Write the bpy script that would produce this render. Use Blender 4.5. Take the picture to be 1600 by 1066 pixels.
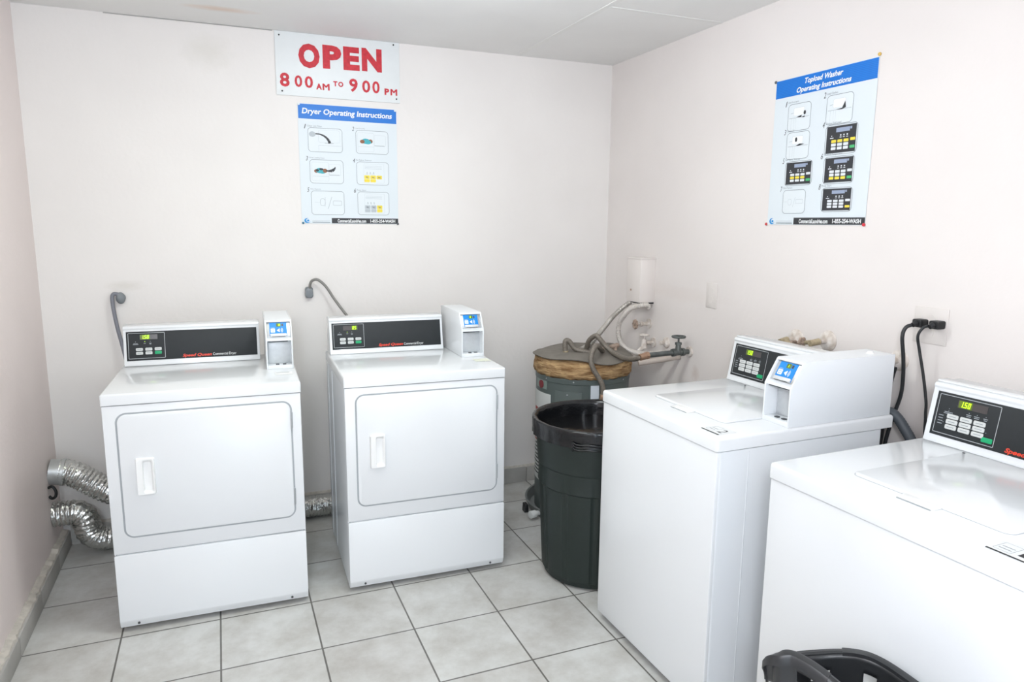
import bpy, bmesh, math, random
from mathutils import Vector, Matrix
random.seed(7)
for o in list(bpy.data.objects): bpy.data.objects.remove(o)
SC = bpy.context.scene
COL = SC.collection
PI = math.pi

# ------------------------------------------------------------------ camera, world, lights, exposure
cam_d = bpy.data.cameras.new('camera'); cam = bpy.data.objects.new('camera', cam_d); COL.objects.link(cam)
cam_d.sensor_width = 36.0; cam_d.lens = 1105.6/1600*36; cam_d.clip_start = 0.05
R_ = Vector((0.9249958, -0.3798721, 0.0089401)); U_ = Vector((0.0544518, 0.1558031, 0.9862862)); F_ = Vector((0.3760555, 0.9118237, -0.1648019))
M = Matrix.Identity(4)
for i in range(3):
    M[i][0] = R_[i]; M[i][1] = U_[i]; M[i][2] = -F_[i]
M.translation = Vector((0.411075, -2.757269, 1.523955))
cam.matrix_world = M
SC.camera = cam

w = bpy.data.worlds.new('world'); SC.world = w; w.use_nodes = True
bg = w.node_tree.nodes['Background']; bg.inputs[0].default_value = (0.80, 0.90, 1.0, 1); bg.inputs[1].default_value = 1.0

def area_light(name, loc, rot, sx, sy, power, color):
    d = bpy.data.lights.new(name, 'AREA'); d.shape = 'RECTANGLE'; d.size = sx; d.size_y = sy; d.energy = power; d.color = color
    o = bpy.data.objects.new(name, d); COL.objects.link(o); o.location = loc; o.rotation_euler = rot
    return o
# unseen lights added and fitted for brightness: a globe behind the view, a short tube and a globe over the middle of the floor
def globe_light(loc, power, color):
    d = bpy.data.lights.new('added_globe_light', 'POINT'); d.energy = power; d.color = color; d.shadow_soft_size = 0.16
    o = bpy.data.objects.new('added_globe_light', d); COL.objects.link(o); o.location = loc
globe_light((0.05, -3.45, 2.05), 86.0, (0.850, 0.920, 1.0))
globe_light((1.15, -0.55, 2.18), 19.0, (0.850, 0.915, 1.0))
area_light('added_tube_light', (0.80, -0.50, 2.385), (0, 0, 0), 1.2, 0.3, 8.0, (0.94, 1.0, 0.80))
# daylight from the open doorway behind the camera
area_light('doorway_daylight', (0.35, -4.10, 1.15), (math.radians(90), 0, math.radians(-8)), 1.25, 2.1, 15.0, (0.66, 0.84, 1.0))

SC.view_settings.view_transform = 'Standard'; SC.view_settings.look = 'None'
SC.view_settings.gamma = 1.0; SC.view_settings.use_curve_mapping = False
SC.view_settings.exposure = 0.02

# ------------------------------------------------------------------ materials
def s2l(c):
    return tuple(x/12.92 if x <= 0.04045 else ((x+0.055)/1.055)**2.4 for x in c)
def hexc(h):
    return s2l(tuple(int(h[i:i+2], 16)/255 for i in (0, 2, 4)))
MATS = {}
def mat(name, h, rough=0.5, metal=0.0, noise=0.0, nscale=8.0, bump=0.0, bscale=60.0, emit=0.0, coat=0.0, dark=None, kind='noise', detail=4.0, dist=0.002, stretch=None):
    """procedural principled material: base colour mottled by noise, optional bump"""
    if name in MATS: return MATS[name]
    m = bpy.data.materials.new(name); m.use_nodes = True; nt = m.node_tree; b = nt.nodes['Principled BSDF']
    c = hexc(h); b.inputs['Base Color'].default_value = (*c, 1); b.inputs['Roughness'].default_value = rough; b.inputs['Metallic'].default_value = metal
    if coat: b.inputs['Coat Weight'].default_value = coat; b.inputs['Coat Roughness'].default_value = 0.06
    if emit:
        b.inputs['Emission Color'].default_value = (*c, 1); b.inputs['Emission Strength'].default_value = emit
    tc = None
    if noise or bump:
        tc = nt.nodes.new('ShaderNodeTexCoord'); src = tc.outputs['Object']
        if stretch:
            mp = nt.nodes.new('ShaderNodeMapping'); mp.inputs['Scale'].default_value = stretch; nt.links.new(src, mp.inputs[0]); src = mp.outputs[0]
    if noise:
        n = nt.nodes.new('ShaderNodeTexNoise'); n.inputs['Scale'].default_value = nscale; n.inputs['Detail'].default_value = detail
        nt.links.new(src, n.inputs['Vector'])
        r = nt.nodes.new('ShaderNodeValToRGB'); d = hexc(dark) if dark else tuple(x*(1-noise) for x in c)
        r.color_ramp.elements[0].color = (*d, 1); r.color_ramp.elements[0].position = 0.32
        r.color_ramp.elements[1].color = (*c, 1); r.color_ramp.elements[1].position = 0.62
        nt.links.new(n.outputs['Fac'], r.inputs[0]); nt.links.new(r.outputs[0], b.inputs['Base Color'])
    if bump:
        if kind == 'voronoi':
            n2 = nt.nodes.new('ShaderNodeTexVoronoi'); n2.inputs['Scale'].default_value = bscale; out = n2.outputs['Distance']
        else:
            n2 = nt.nodes.new('ShaderNodeTexNoise'); n2.inputs['Scale'].default_value = bscale; n2.inputs['Detail'].default_value = 5; out = n2.outputs['Fac']
        nt.links.new(src, n2.inputs['Vector'])
        bp = nt.nodes.new('ShaderNodeBump'); bp.inputs['Strength'].default_value = bump; bp.inputs['Distance'].default_value = dist
        nt.links.new(out, bp.inputs['Height']); nt.links.new(bp.outputs[0], b.inputs['Normal'])
    MATS[name] = m; return m

def stained(name, h, stains, rough=0.6, bump=0.10):
    """wall paint: faint mottling, roller texture, and a few soft stains that have a place and shape of their own
       stains: (centre xyz, radii xyz, hex colour, strength)"""
    m = bpy.data.materials.new(name); m.use_nodes = True; nt = m.node_tree; b = nt.nodes['Principled BSDF']; L = nt.links
    tc = nt.nodes.new('ShaderNodeTexCoord')
    n = nt.nodes.new('ShaderNodeTexNoise'); n.inputs['Scale'].default_value = 2.2; n.inputs['Detail'].default_value = 3
    L.new(tc.outputs['Object'], n.inputs['Vector'])
    r = nt.nodes.new('ShaderNodeValToRGB'); c = hexc(h)
    r.color_ramp.elements[0].color = (c[0]*0.965, c[1]*0.962, c[2]*0.962, 1); r.color_ramp.elements[0].position = 0.35
    r.color_ramp.elements[1].color = (*c, 1); r.color_ramp.elements[1].position = 0.65
    L.new(n.outputs['Fac'], r.inputs[0]); out = r.outputs[0]
    for (ce, ra, hx, st) in stains:
        mp = nt.nodes.new('ShaderNodeMapping'); mp.vector_type = 'POINT'
        mp.inputs['Location'].default_value = tuple(-ce[i]/ra[i] for i in range(3)); mp.inputs['Scale'].default_value = tuple(1/x for x in ra)
        L.new(tc.outputs['Object'], mp.inputs[0])
        n2 = nt.nodes.new('ShaderNodeTexNoise'); n2.inputs['Scale'].default_value = 2.5; L.new(mp.outputs[0], n2.inputs['Vector'])
        g = nt.nodes.new('ShaderNodeVectorMath'); g.operation = 'LENGTH'; L.new(mp.outputs[0], g.inputs[0])
        ad = nt.nodes.new('ShaderNodeMath'); ad.operation = 'ADD'; L.new(g.outputs['Value'], ad.inputs[0])
        sc = nt.nodes.new('ShaderNodeMath'); sc.operation = 'MULTIPLY'; sc.inputs[1].default_value = 0.6; L.new(n2.outputs['Fac'], sc.inputs[0]); L.new(sc.outputs[0], ad.inputs[1])
        mr = nt.nodes.new('ShaderNodeMapRange'); mr.inputs[1].default_value = 0.5; mr.inputs[2].default_value = 1.25; mr.inputs[3].default_value = st; mr.inputs[4].default_value = 0
        L.new(ad.outputs[0], mr.inputs[0])
        mx = nt.nodes.new('ShaderNodeMixRGB'); L.new(mr.outputs[0], mx.inputs[0]); L.new(out, mx.inputs[1]); mx.inputs[2].default_value = (*hexc(hx), 1); out = mx.outputs[0]
    L.new(out, b.inputs['Base Color']); b.inputs['Roughness'].default_value = rough
    n3 = nt.nodes.new('ShaderNodeTexNoise'); n3.inputs['Scale'].default_value = 45; n3.inputs['Detail'].default_value = 4; L.new(tc.outputs['Object'], n3.inputs['Vector'])
    n4 = nt.nodes.new('ShaderNodeTexNoise'); n4.inputs['Scale'].default_value = 5; n4.inputs['Detail'].default_value = 2; L.new(tc.outputs['Object'], n4.inputs['Vector'])
    am = nt.nodes.new('ShaderNodeMath'); am.operation = 'MULTIPLY_ADD'; am.inputs[1].default_value = 3.0; L.new(n4.outputs['Fac'], am.inputs[0]); L.new(n3.outputs['Fac'], am.inputs[2])
    bp = nt.nodes.new('ShaderNodeBump'); bp.inputs['Strength'].default_value = bump; bp.inputs['Distance'].default_value = 0.006
    L.new(am.outputs[0], bp.inputs['Height']); L.new(bp.outputs[0], b.inputs['Normal'])
    return m

def tile_mat():
    T = 0.3395
    m = bpy.data.materials.new('floor_tile'); m.use_nodes = True; nt = m.node_tree; b = nt.nodes['Principled BSDF']; L = nt.links
    tc = nt.nodes.new('ShaderNodeTexCoord')
    br = nt.nodes.new('ShaderNodeTexBrick'); br.offset = 0; br.squash = 1
    br.inputs['Scale'].default_value = 1; br.inputs['Mortar Size'].default_value = 0.0034; br.inputs['Mortar Smooth'].default_value = 0.15
    br.inputs['Brick Width'].default_value = T; br.inputs['Row Height'].default_value = T; br.inputs['Bias'].default_value = 0
    br.inputs['Color1'].default_value = (*hexc('cfcfcc'), 1); br.inputs['Color2'].default_value = (*hexc('c9c8c5'), 1); br.inputs['Mortar'].default_value = (*hexc('6f6d69'), 1)
    L.new(tc.outputs['Object'], br.inputs['Vector'])
    n = nt.nodes.new('ShaderNodeTexNoise'); n.inputs['Scale'].default_value = 5.5; n.inputs['Detail'].default_value = 9; n.inputs['Roughness'].default_value = 0.68; L.new(tc.outputs['Object'], n.inputs['Vector'])
    r = nt.nodes.new('ShaderNodeValToRGB'); r.color_ramp.elements[0].position = 0.3; r.color_ramp.elements[0].color = (*hexc('dcd8d3'), 1)
    r.color_ramp.elements[1].position = 0.62; r.color_ramp.elements[1].color = (1, 1, 1, 1); L.new(n.outputs['Fac'], r.inputs[0])
    mx = nt.nodes.new('ShaderNodeMixRGB'); mx.blend_type = 'MULTIPLY'; mx.inputs[0].default_value = 1; L.new(br.outputs['Color'], mx.inputs[1]); L.new(r.outputs[0], mx.inputs[2])
    L.new(mx.outputs[0], b.inputs['Base Color']); b.inputs['Roughness'].default_value = 0.42
    inv = nt.nodes.new('ShaderNodeMath'); inv.operation = 'SUBTRACT'; inv.inputs[0].default_value = 1; L.new(br.outputs['Fac'], inv.inputs[1])
    bp = nt.nodes.new('ShaderNodeBump'); bp.inputs['Strength'].default_value = 0.5; bp.inputs['Distance'].default_value = 0.002
    L.new(inv.outputs[0], bp.inputs['Height']); L.new(bp.outputs[0], b.inputs['Normal'])
    return m

WHITE = mat('white_enamel', 'e6e8ea', 0.16, coat=0.3)
WHITE2 = mat('white_side_enamel', 'e6e9ec', 0.22)
PLAST = mat('white_plastic', 'f1f1f0', 0.35)
SEAM = mat('seam_gasket_grey', 'a3a8ac', 0.6)
DARKGAP = mat('dark_gap', '2b2d2f', 0.8)
CHAR = mat('charcoal_panel', '212528', 0.6, noise=0.06, nscale=30)
BEZEL = mat('silver_print', 'b9bdbf', 0.4)
BTN = mat('grey_button', 'cfd1cf', 0.45)
GREEN = mat('green_button', '12a26a', 0.45)
DISP = mat('display_window', '4a4545', 0.3)
LED = mat('green_led_digits', 'b9f02a', 0.4, emit=1.0)
LEDDIM = mat('led_window_lit', '5a6d1c', 0.4, emit=0.25)
REDPRINT = mat('red_print', 'e8452c', 0.45)
WPRINT = mat('white_print', 'eef0f0', 0.5)
CYAN = mat('cyan_label', '0a86d8', 0.4)
STEEL = mat('brushed_steel', 'c6c8ca', 0.34, metal=0.75, noise=0.08, nscale=40, stretch=(1, 1, 8))
PSTEEL = mat('pale_steel_plate', 'd3d6d8', 0.42, metal=0.35, noise=0.06, nscale=60)
HINGE = mat('hinge_grey', 'aeb2b5', 0.4, metal=0.5)
BLACKR = mat('black_rubber', '17181a', 0.45)
SCREW = mat('screw_dark', '5d5f62', 0.4, metal=0.7)
YSTICK = mat('pale_sticker', 'e9ebd8', 0.5)
BLKPRINT = mat('black_print', '2a2b2d', 0.6)
GREYPRINT = mat('grey_print', '9aa0a4', 0.6)

# ------------------------------------------------------------------ helpers
def tag(o, label=None, cat=None, group=None, kind=None):
    if label: o['label'] = label
    if cat: o['category'] = cat
    if group: o['group'] = group
    if kind: o['kind'] = kind
    return o
def empty(name, loc, rz=0.0):
    o = bpy.data.objects.new(name, None); COL.objects.link(o); o.location = loc; o.rotation_euler = (0, 0, rz)
    o.empty_display_size = 0.05
    return o
def obj(name, bm, mats, parent=None, smooth=35):
    me = bpy.data.meshes.new(name)
    bmesh.ops.recalc_face_normals(bm, faces=bm.faces)
    bm.to_mesh(me); bm.free()
    for m in (mats if isinstance(mats, (list, tuple)) else [mats]): me.materials.append(m)
    if smooth:
        me.shade_smooth(); me.set_sharp_from_angle(angle=math.radians(smooth))
    o = bpy.data.objects.new(name, me); COL.objects.link(o)
    if parent: o.parent = parent
    return o
def NB(): return bmesh.new()
def box(bm, x0, x1, y0, y1, z0, z1, bev=0.0, seg=2, mi=0, edges=None):
    t = bmesh.new(); bmesh.ops.create_cube(t, size=1)
    for v in t.verts:
        v.co = Vector((x0+(v.co.x+.5)*(x1-x0), y0+(v.co.y+.5)*(y1-y0), z0+(v.co.z+.5)*(z1-z0)))
    if bev:
        es = [e for e in t.edges if edges is None or edges(e)]
        bmesh.ops.bevel(t, geom=es, offset=bev, segments=seg, profile=0.5, affect='EDGES')
    for f in t.faces: f.material_index = mi
    merge(bm, t)
def merge(bm, t, mtx=None):
    if mtx: bmesh.ops.transform(t, matrix=mtx, verts=t.verts)
    me = bpy.data.meshes.new('tmp'); t.to_mesh(me); t.free(); bm.from_mesh(me); bpy.data.meshes.remove(me)
def prism(bm, poly, axis, a, b, mi=0, bev=0.0):
    """extrude a 2-D polygon along an axis; poly gives the two other coordinates in xyz order"""
    t = bmesh.new()
    def P(p, k):
        c = [0, 0, 0]; q = iter(p)
        for i in range(3): c[i] = k if i == axis else next(q)
        return c
    A = [t.verts.new(P(p, a)) for p in poly]; B = [t.verts.new(P(p, b)) for p in poly]; n = len(poly)
    t.faces.new(A); t.faces.new(B[::-1])
    for i in range(n): t.faces.new((A[i], B[i], B[(i+1) % n], A[(i+1) % n]))
    bmesh.ops.recalc_face_normals(t, faces=t.faces)
    if bev: bmesh.ops.bevel(t, geom=list(t.edges), offset=bev, segments=2, profile=0.5, affect='EDGES')
    for f in t.faces: f.material_index = mi
    merge(bm, t)
def rrect(x0, x1, y0, y1, r, n=6):
    P = []
    for cx, cy, a in ((x1-r, y1-r, 0), (x0+r, y1-r, 90), (x0+r, y0+r, 180), (x1-r, y0+r, 270)):
        for i in range(n+1):
            t = math.radians(a+90*i/n); P.append((cx+r*math.cos(t), cy+r*math.sin(t)))
    return P
def cyl(bm, p0, p1, r0, r1=None, seg=20, mi=0, bev=0.0):
    p0, p1 = Vector(p0), Vector(p1); r1 = r0 if r1 is None else r1; d = p1-p0
    t = bmesh.new(); bmesh.ops.create_cone(t, cap_ends=True, segments=seg, radius1=r0, radius2=r1, depth=d.length)
    if bev:
        bmesh.ops.bevel(t, geom=[e for e in t.edges if len(e.link_faces) == 2 and any(len(f.verts) > 4 for f in e.link_faces)], offset=bev, segments=2, profile=.5, affect='EDGES')
    for f in t.faces: f.material_index = mi
    q = Vector((0, 0, 1)).rotation_difference(d.normalized())
    merge(bm, t, Matrix.Translation((p0+p1)/2) @ q.to_matrix().to_4x4())
def spline(pts, n=8, closed=False):
    P = [Vector(p) for p in pts]; out = []; N = len(P)
    rng = range(N if closed else N-1)
    for i in rng:
        p1, p2 = P[i], P[(i+1) % N]
        p0 = P[(i-1) % N] if closed or i > 0 else p1*2-p2
        p3 = P[(i+2) % N] if closed or i < N-2 else p2*2-p1
        for k in range(n):
            t = k/n
            out.append(0.5*((2*p1)+(p2-p0)*t+(2*p0-5*p1+4*p2-p3)*t*t+(3*p1-p0-3*p2+p3)*t**3))
    if not closed: out.append(P[-1])
    return out
def tube(bm, path, rad, seg=12, mi=0, caps=True, closed=False):
    """sweep a circle along a path; rad is a number or a function (i, angle)->radius"""
    N = len(path); up = None; rings = []
    for i in range(N):
        a = path[(i-1) % N] if closed or i > 0 else path[i]; b = path[(i+1) % N] if closed or i < N-1 else path[i]
        d = (b-a).normalized()
        if up is None:
            up = Vector((0, 0, 1)) if abs(d.z) < 0.9 else Vector((1, 0, 0))
        s = d.cross(up).normalized(); up = s.cross(d).normalized()
        ring = []
        for k in range(seg):
            t = 2*PI*k/seg; r = rad(i, t) if callable(rad) else rad
            ring.append(bm.verts.new(path[i]+(s*math.cos(t)+up*math.sin(t))*r))
        rings.append(ring)
    for i in range(N if closed else N-1):
        A, B = rings[i], rings[(i+1) % N]
        for k in range(seg):
            f = bm.faces.new((A[k], A[(k+1) % seg], B[(k+1) % seg], B[k])); f.material_index = mi
    if caps and not closed:
        for ring in (rings[0][::-1], rings[-1]):
            f = bm.faces.new(ring); f.material_index = mi
def lathe(bm, prof, seg=64, c=(0, 0, 0), mi=0, rfun=None, closed=False):
    rings = []
    for (r, z) in prof:
        ring = []
        for k in range(seg):
            t = 2*PI*k/seg; rr = rfun(r, z, t) if rfun else r
            ring.append(bm.verts.new((c[0]+rr*math.cos(t), c[1]+rr*math.sin(t), c[2]+z)))
        rings.append(ring)
    n = len(rings)
    for i in range(n if closed else n-1):
        A, B = rings[i], rings[(i+1) % n]
        for k in range(seg):
            f = bm.faces.new((A[k], A[(k+1) % seg], B[(k+1) % seg], B[k])); f.material_index = mi
    if not closed:
        for j, ring in ((0, rings[0][::-1]), (n-1, rings[-1])):
            if prof[j][0] > 1e-6: f = bm.faces.new(ring); f.material_index = mi
    return rings

_TX = {}
def text_geo(s, shear=0.0, off=0.0):
    k = (s, shear, off)
    if k in _TX: return _TX[k]
    cu = bpy.data.curves.new('tmp', 'FONT'); cu.body = s; cu.offset = off; cu.resolution_u = 3
    o = bpy.data.objects.new('tmp', cu); COL.objects.link(o)
    dg = bpy.context.evaluated_depsgraph_get(); me = bpy.data.meshes.new_from_object(o.evaluated_get(dg))
    V = [(v.co.x+shear*v.co.y, v.co.y) for v in me.vertices]; F = [tuple(p.vertices) for p in me.polygons]
    bpy.data.objects.remove(o); bpy.data.curves.remove(cu); bpy.data.meshes.remove(me)
    _TX[k] = (V, F); return V, F

class Flat:
    """prints and thin plates on a plane: origin o, right x, up y; viewer side is x cross y"""
    def __init__(s, o, x, y):
        s.o = Vector(o); s.x = Vector(x).normalized(); s.y = Vector(y).normalized(); s.n = s.x.cross(s.y); s.bm = bmesh.new(); s.mats = []
    def mi(s, m):
        if m not in s.mats: s.mats.append(m)
        return s.mats.index(m)
    def p(s, u, v, h=0.0): return s.o+s.x*u+s.y*v+s.n*h
    def poly(s, pts, m, h=0.0005):
        f = s.bm.faces.new([s.bm.verts.new(s.p(u, v, h)) for u, v in pts]); f.material_index = s.mi(m); f.normal_update()
        if f.normal.dot(s.n) < 0: f.normal_flip()
    def rect(s, u0, u1, v0, v1, m, h=0.0005): s.poly([(u0, v0), (u1, v0), (u1, v1), (u0, v1)], m, h)
    def rr(s, u0, u1, v0, v1, r, m, h=0.0005): s.poly(rrect(u0, u1, v0, v1, r, 5), m, h)
    def ring(s, u0, u1, v0, v1, r, wd, m, h=0.0005, n=5):
        A = rrect(u0, u1, v0, v1, r, n); B = rrect(u0+wd, u1-wd, v0+wd, v1-wd, max(r-wd, 1e-4), n)
        for i in range(len(A)):
            j = (i+1) % len(A); s.poly([A[i], A[j], B[j], B[i]], m, h)
    def ell(s, u, v, ru, rv, m, h=0.0005, n=24): s.poly([(u+ru*math.cos(2*PI*i/n), v+rv*math.sin(2*PI*i/n)) for i in range(n)], m, h)
    def line(s, pts, wd, m, h=0.0005):
        for (a, b), (c, d) in zip(pts[:-1], pts[1:]):
            L = math.hypot(c-a, d-b) or 1e-9; nx, ny = -(d-b)/L*wd/2, (c-a)/L*wd/2
            s.poly([(a+nx, b+ny), (c+nx, d+ny), (c-nx, d-ny), (a-nx, b-ny)], m, h)
    def taper(s, pts, wds, m, h=0.0005):
        for i in range(len(pts)-1):
            (a, b), (c, d) = pts[i], pts[i+1]; L = math.hypot(c-a, d-b) or 1e-9; nx, ny = -(d-b)/L/2, (c-a)/L/2
            s.poly([(a+nx*wds[i], b+ny*wds[i]), (c+nx*wds[i+1], d+ny*wds[i+1]), (c-nx*wds[i+1], d-ny*wds[i+1]), (a-nx*wds[i], b-ny*wds[i])], m, h)
    def text(s, t, u0, u1, v0, v1, m, h=0.0008, shear=0.0, off=0.0):
        V, F = text_geo(t, shear, off)
        if not V: return
        xs = [v[0] for v in V]; ys = [v[1] for v in V]; ax, bx, ay, by = min(xs), max(xs), min(ys), max(ys)
        vs = [s.bm.verts.new(s.p(u0+(x-ax)/(bx-ax)*(u1-u0), v0+(y-ay)/(by-ay)*(v1-v0), h)) for x, y in V]
        k = s.mi(m)
        for f in F:
            try:
                fc = s.bm.faces.new([vs[i] for i in f])
            except ValueError: continue
            fc.material_index = k; fc.normal_update()
            if fc.normal.dot(s.n) < 0: fc.normal_flip()
    def seg7(s, t, u, v, w_, h_, m, h=0.0012):
        S = {'0': 'abcdef', '1': 'bc', '5': 'acdfg', '8': 'abcdefg', '2': 'abged'}
        th = h_*0.15; sl = 0.12
        def q(a, b): return (a+sl*(b-v), b)
        for ch in t:
            if ch == '.':
                s.poly([q(u-th*.5, v), q(u+th*.5, v), q(u+th*.5, v+th), q(u-th*.5, v+th)], m, h); u += th*.6; continue
            for g in S[ch]:
                x0, x1, y0, ym, y1 = u, u+w_, v, v+h_/2, v+h_
                r = {'a': (x0, x1, y1-th, y1), 'd': (x0, x1, y0, y0+th), 'g': (x0, x1, ym-th/2, ym+th/2), 'b': (x1-th, x1, ym, y1), 'c': (x1-th, x1, y0, ym), 'f': (x0, x0+th, ym, y1), 'e': (x0, x0+th, y0, ym)}[g]
                s.poly([q(r[0], r[2]), q(r[1], r[2]), q(r[1], r[3]), q(r[0], r[3])], m, h)
            u += w_*1.35
    def slab(s, poly, m, h0, h1, bev=0.0):
        """a plate with thickness from h0 to h1"""
        k = s.mi(m); t = bmesh.new()
        A = [t.verts.new(s.p(u, v, h0)) for u, v in poly]; B = [t.verts.new(s.p(u, v, h1)) for u, v in poly]; n = len(poly)
        t.faces.new(A[::-1]); top = t.faces.new(B)
        for i in range(n): t.faces.new((A[i], A[(i+1) % n], B[(i+1) % n], B[i]))
        bmesh.ops.recalc_face_normals(t, faces=t.faces)
        if bev: bmesh.ops.bevel(t, geom=list(top.edges), offset=bev, segments=2, profile=.5, affect='EDGES')
        for f in t.faces: f.material_index = k
        merge(s.bm, t)
    def done(s, name, parent=None, smooth=30):
        me = bpy.data.meshes.new(name); s.bm.to_mesh(me); s.bm.free()
        for m in s.mats: me.materials.append(m)
        if smooth: me.shade_smooth(); me.set_sharp_from_angle(angle=math.radians(smooth))
        o = bpy.data.objects.new(name, me); COL.objects.link(o)
        if parent: o.parent = parent
        return o

# ------------------------------------------------------------------ the room
XL, XR, YB, YF, H = -0.339, 2.545, 0.950, -4.2, 2.413
def struct(name, bm, m, smooth=0): return tag(obj(name, bm, m, None, smooth), kind='structure')
MW_BACK = stained('wall_paint_back', 'ece7e3', [((0.41, 0.95, 2.29), (0.14, 1, 0.10), 'd9d4cc', 0.55), ((0.0, 0.95, 1.22), (0.10, 1, 0.03), 'd5cfc6', 0.5)])
MW_RIGHT = stained('wall_paint_right', 'e9e2de', [((2.545, 0.25, 1.18), (1, 0.5, 0.05), 'e2d8d2', 0.5), ((2.545, -1.18, 1.23), (1, 0.16, 0.09), 'e6dfda', 0.6), ((2.545, 0.05, 0.80), (1, 0.04, 0.05), 'cbb9b0', 0.5)])
MW_LEFT = stained('wall_paint_left', 'efe3df', [], bump=0.16)
M_CEIL = stained('ceiling_paint', 'efeeec', [((0.47, 0.69, 2.413), (0.18, 0.05, 1), 'e2cdbd', 0.8)])
MW_FRONT = stained('wall_paint_front', 'ece6e3', [])
bm = NB(); box(bm, XL-.1, XR+.1, YB, YB+.1, 0, H+.1); struct('wall_back', bm, MW_BACK)
bm = NB(); box(bm, XR, XR+.1, YF-.1, YB, 0, H+.1); struct('wall_right', bm, MW_RIGHT)
bm = NB(); box(bm, XL-.1, XL, YF-.1, YB, 0, H+.1); struct('wall_left', bm, MW_LEFT)
bm = NB(); box(bm, XL-.1, XR+.1, YF-.1, YB+.1, H, H+.1); struct('ceiling', bm, M_CEIL)
bm = NB(); box(bm, XL-.1, XR+.1, YF-.1, YB+.1, -.1, 0); struct('floor', bm, tile_mat())
bm = NB()
box(bm, XL, -0.28, YF-.1, YF, 0, H); box(bm, 0.98, XR, YF-.1, YF, 0, H); box(bm, -0.28, 0.98, YF-.1, YF, 2.2, H)   # doorway to the outside
struct('wall_front', bm, MW_FRONT)
# tiled skirting
SK = mat('skirting_tile', 'b4b1ac', 0.5, noise=0.14, nscale=9); SKM = mat('skirting_mortar', 'cdc6bc', 0.85, noise=0.2, nscale=40, bump=0.6, bscale=70)
def skirt(name, horiz, a0, a1, wallc, sign, th, hh, mortar):
    bm = NB(); T = 0.3395; k = math.floor(a0/T)
    while k*T < a1:
        s, e = max(a0, k*T+.0015), min(a1, (k+1)*T-.0015)
        if e > s:
            if horiz: box(bm, s, e, min(wallc, wallc+sign*th), max(wallc, wallc+sign*th), 0, hh, 0.002)
            else: box(bm, min(wallc, wallc+sign*th), max(wallc, wallc+sign*th), s, e, 0, hh, 0.002)
        k += 1
    # rough mortar ledge on top
    n = int((a1-a0)/0.02); t2 = mortar
    rows = []
    for i in range(n+1):
        a = a0+(a1-a0)*i/n; d = th*(0.75+0.3*random.random()); z = hh+0.006+t2*random.random()
        pr = [(0.0, hh-.012), (d, hh-.006), (d*.85, z-.004), (0.0, z+.004)]
        rows.append([bm.verts.new((a, wallc+sign*q, zz) if horiz else (wallc+sign*q, a, zz)) for q, zz in pr])
    for A, B in zip(rows[:-1], rows[1:]):
        for j in range(3):
            f = bm.faces.new((A[j], A[j+1], B[j+1], B[j])); f.material_index = 1
    return struct(name, bm, [SK, SKM], 40)
skirt('baseboard_left', False, YF, YB-.012, XL, 1, 0.030, 0.075, 0.012)
skirt('baseboard_back', True, XL+.031, XR-.012, YB, -1, 0.010, 0.092, 0.004)
skirt('baseboard_right', False, YF, YB, XR, -1, 0.010, 0.092, 0.004)
# ceiling board seams and the crack where ceiling meets the back wall
TAPE = mat('seam_tape', 'ecebe8', 0.7)
bm = NB(); box(bm, 1.945, 1.972, YF, YB-.002, H-.0015, H+.001); struct('trim_1', bm, TAPE)
bm = NB(); box(bm, 1.973, XR-.002, -0.02, 0.005, H-.0015, H+.001); struct('trim_2', bm, TAPE)
bm = NB(); box(bm, 0.0, 0.70, YB-.003, YB+.001, H-.004, H+.001); struct('trim_3', bm, mat('caulk_grey', 'a9a6a3', 0.8))

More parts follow.
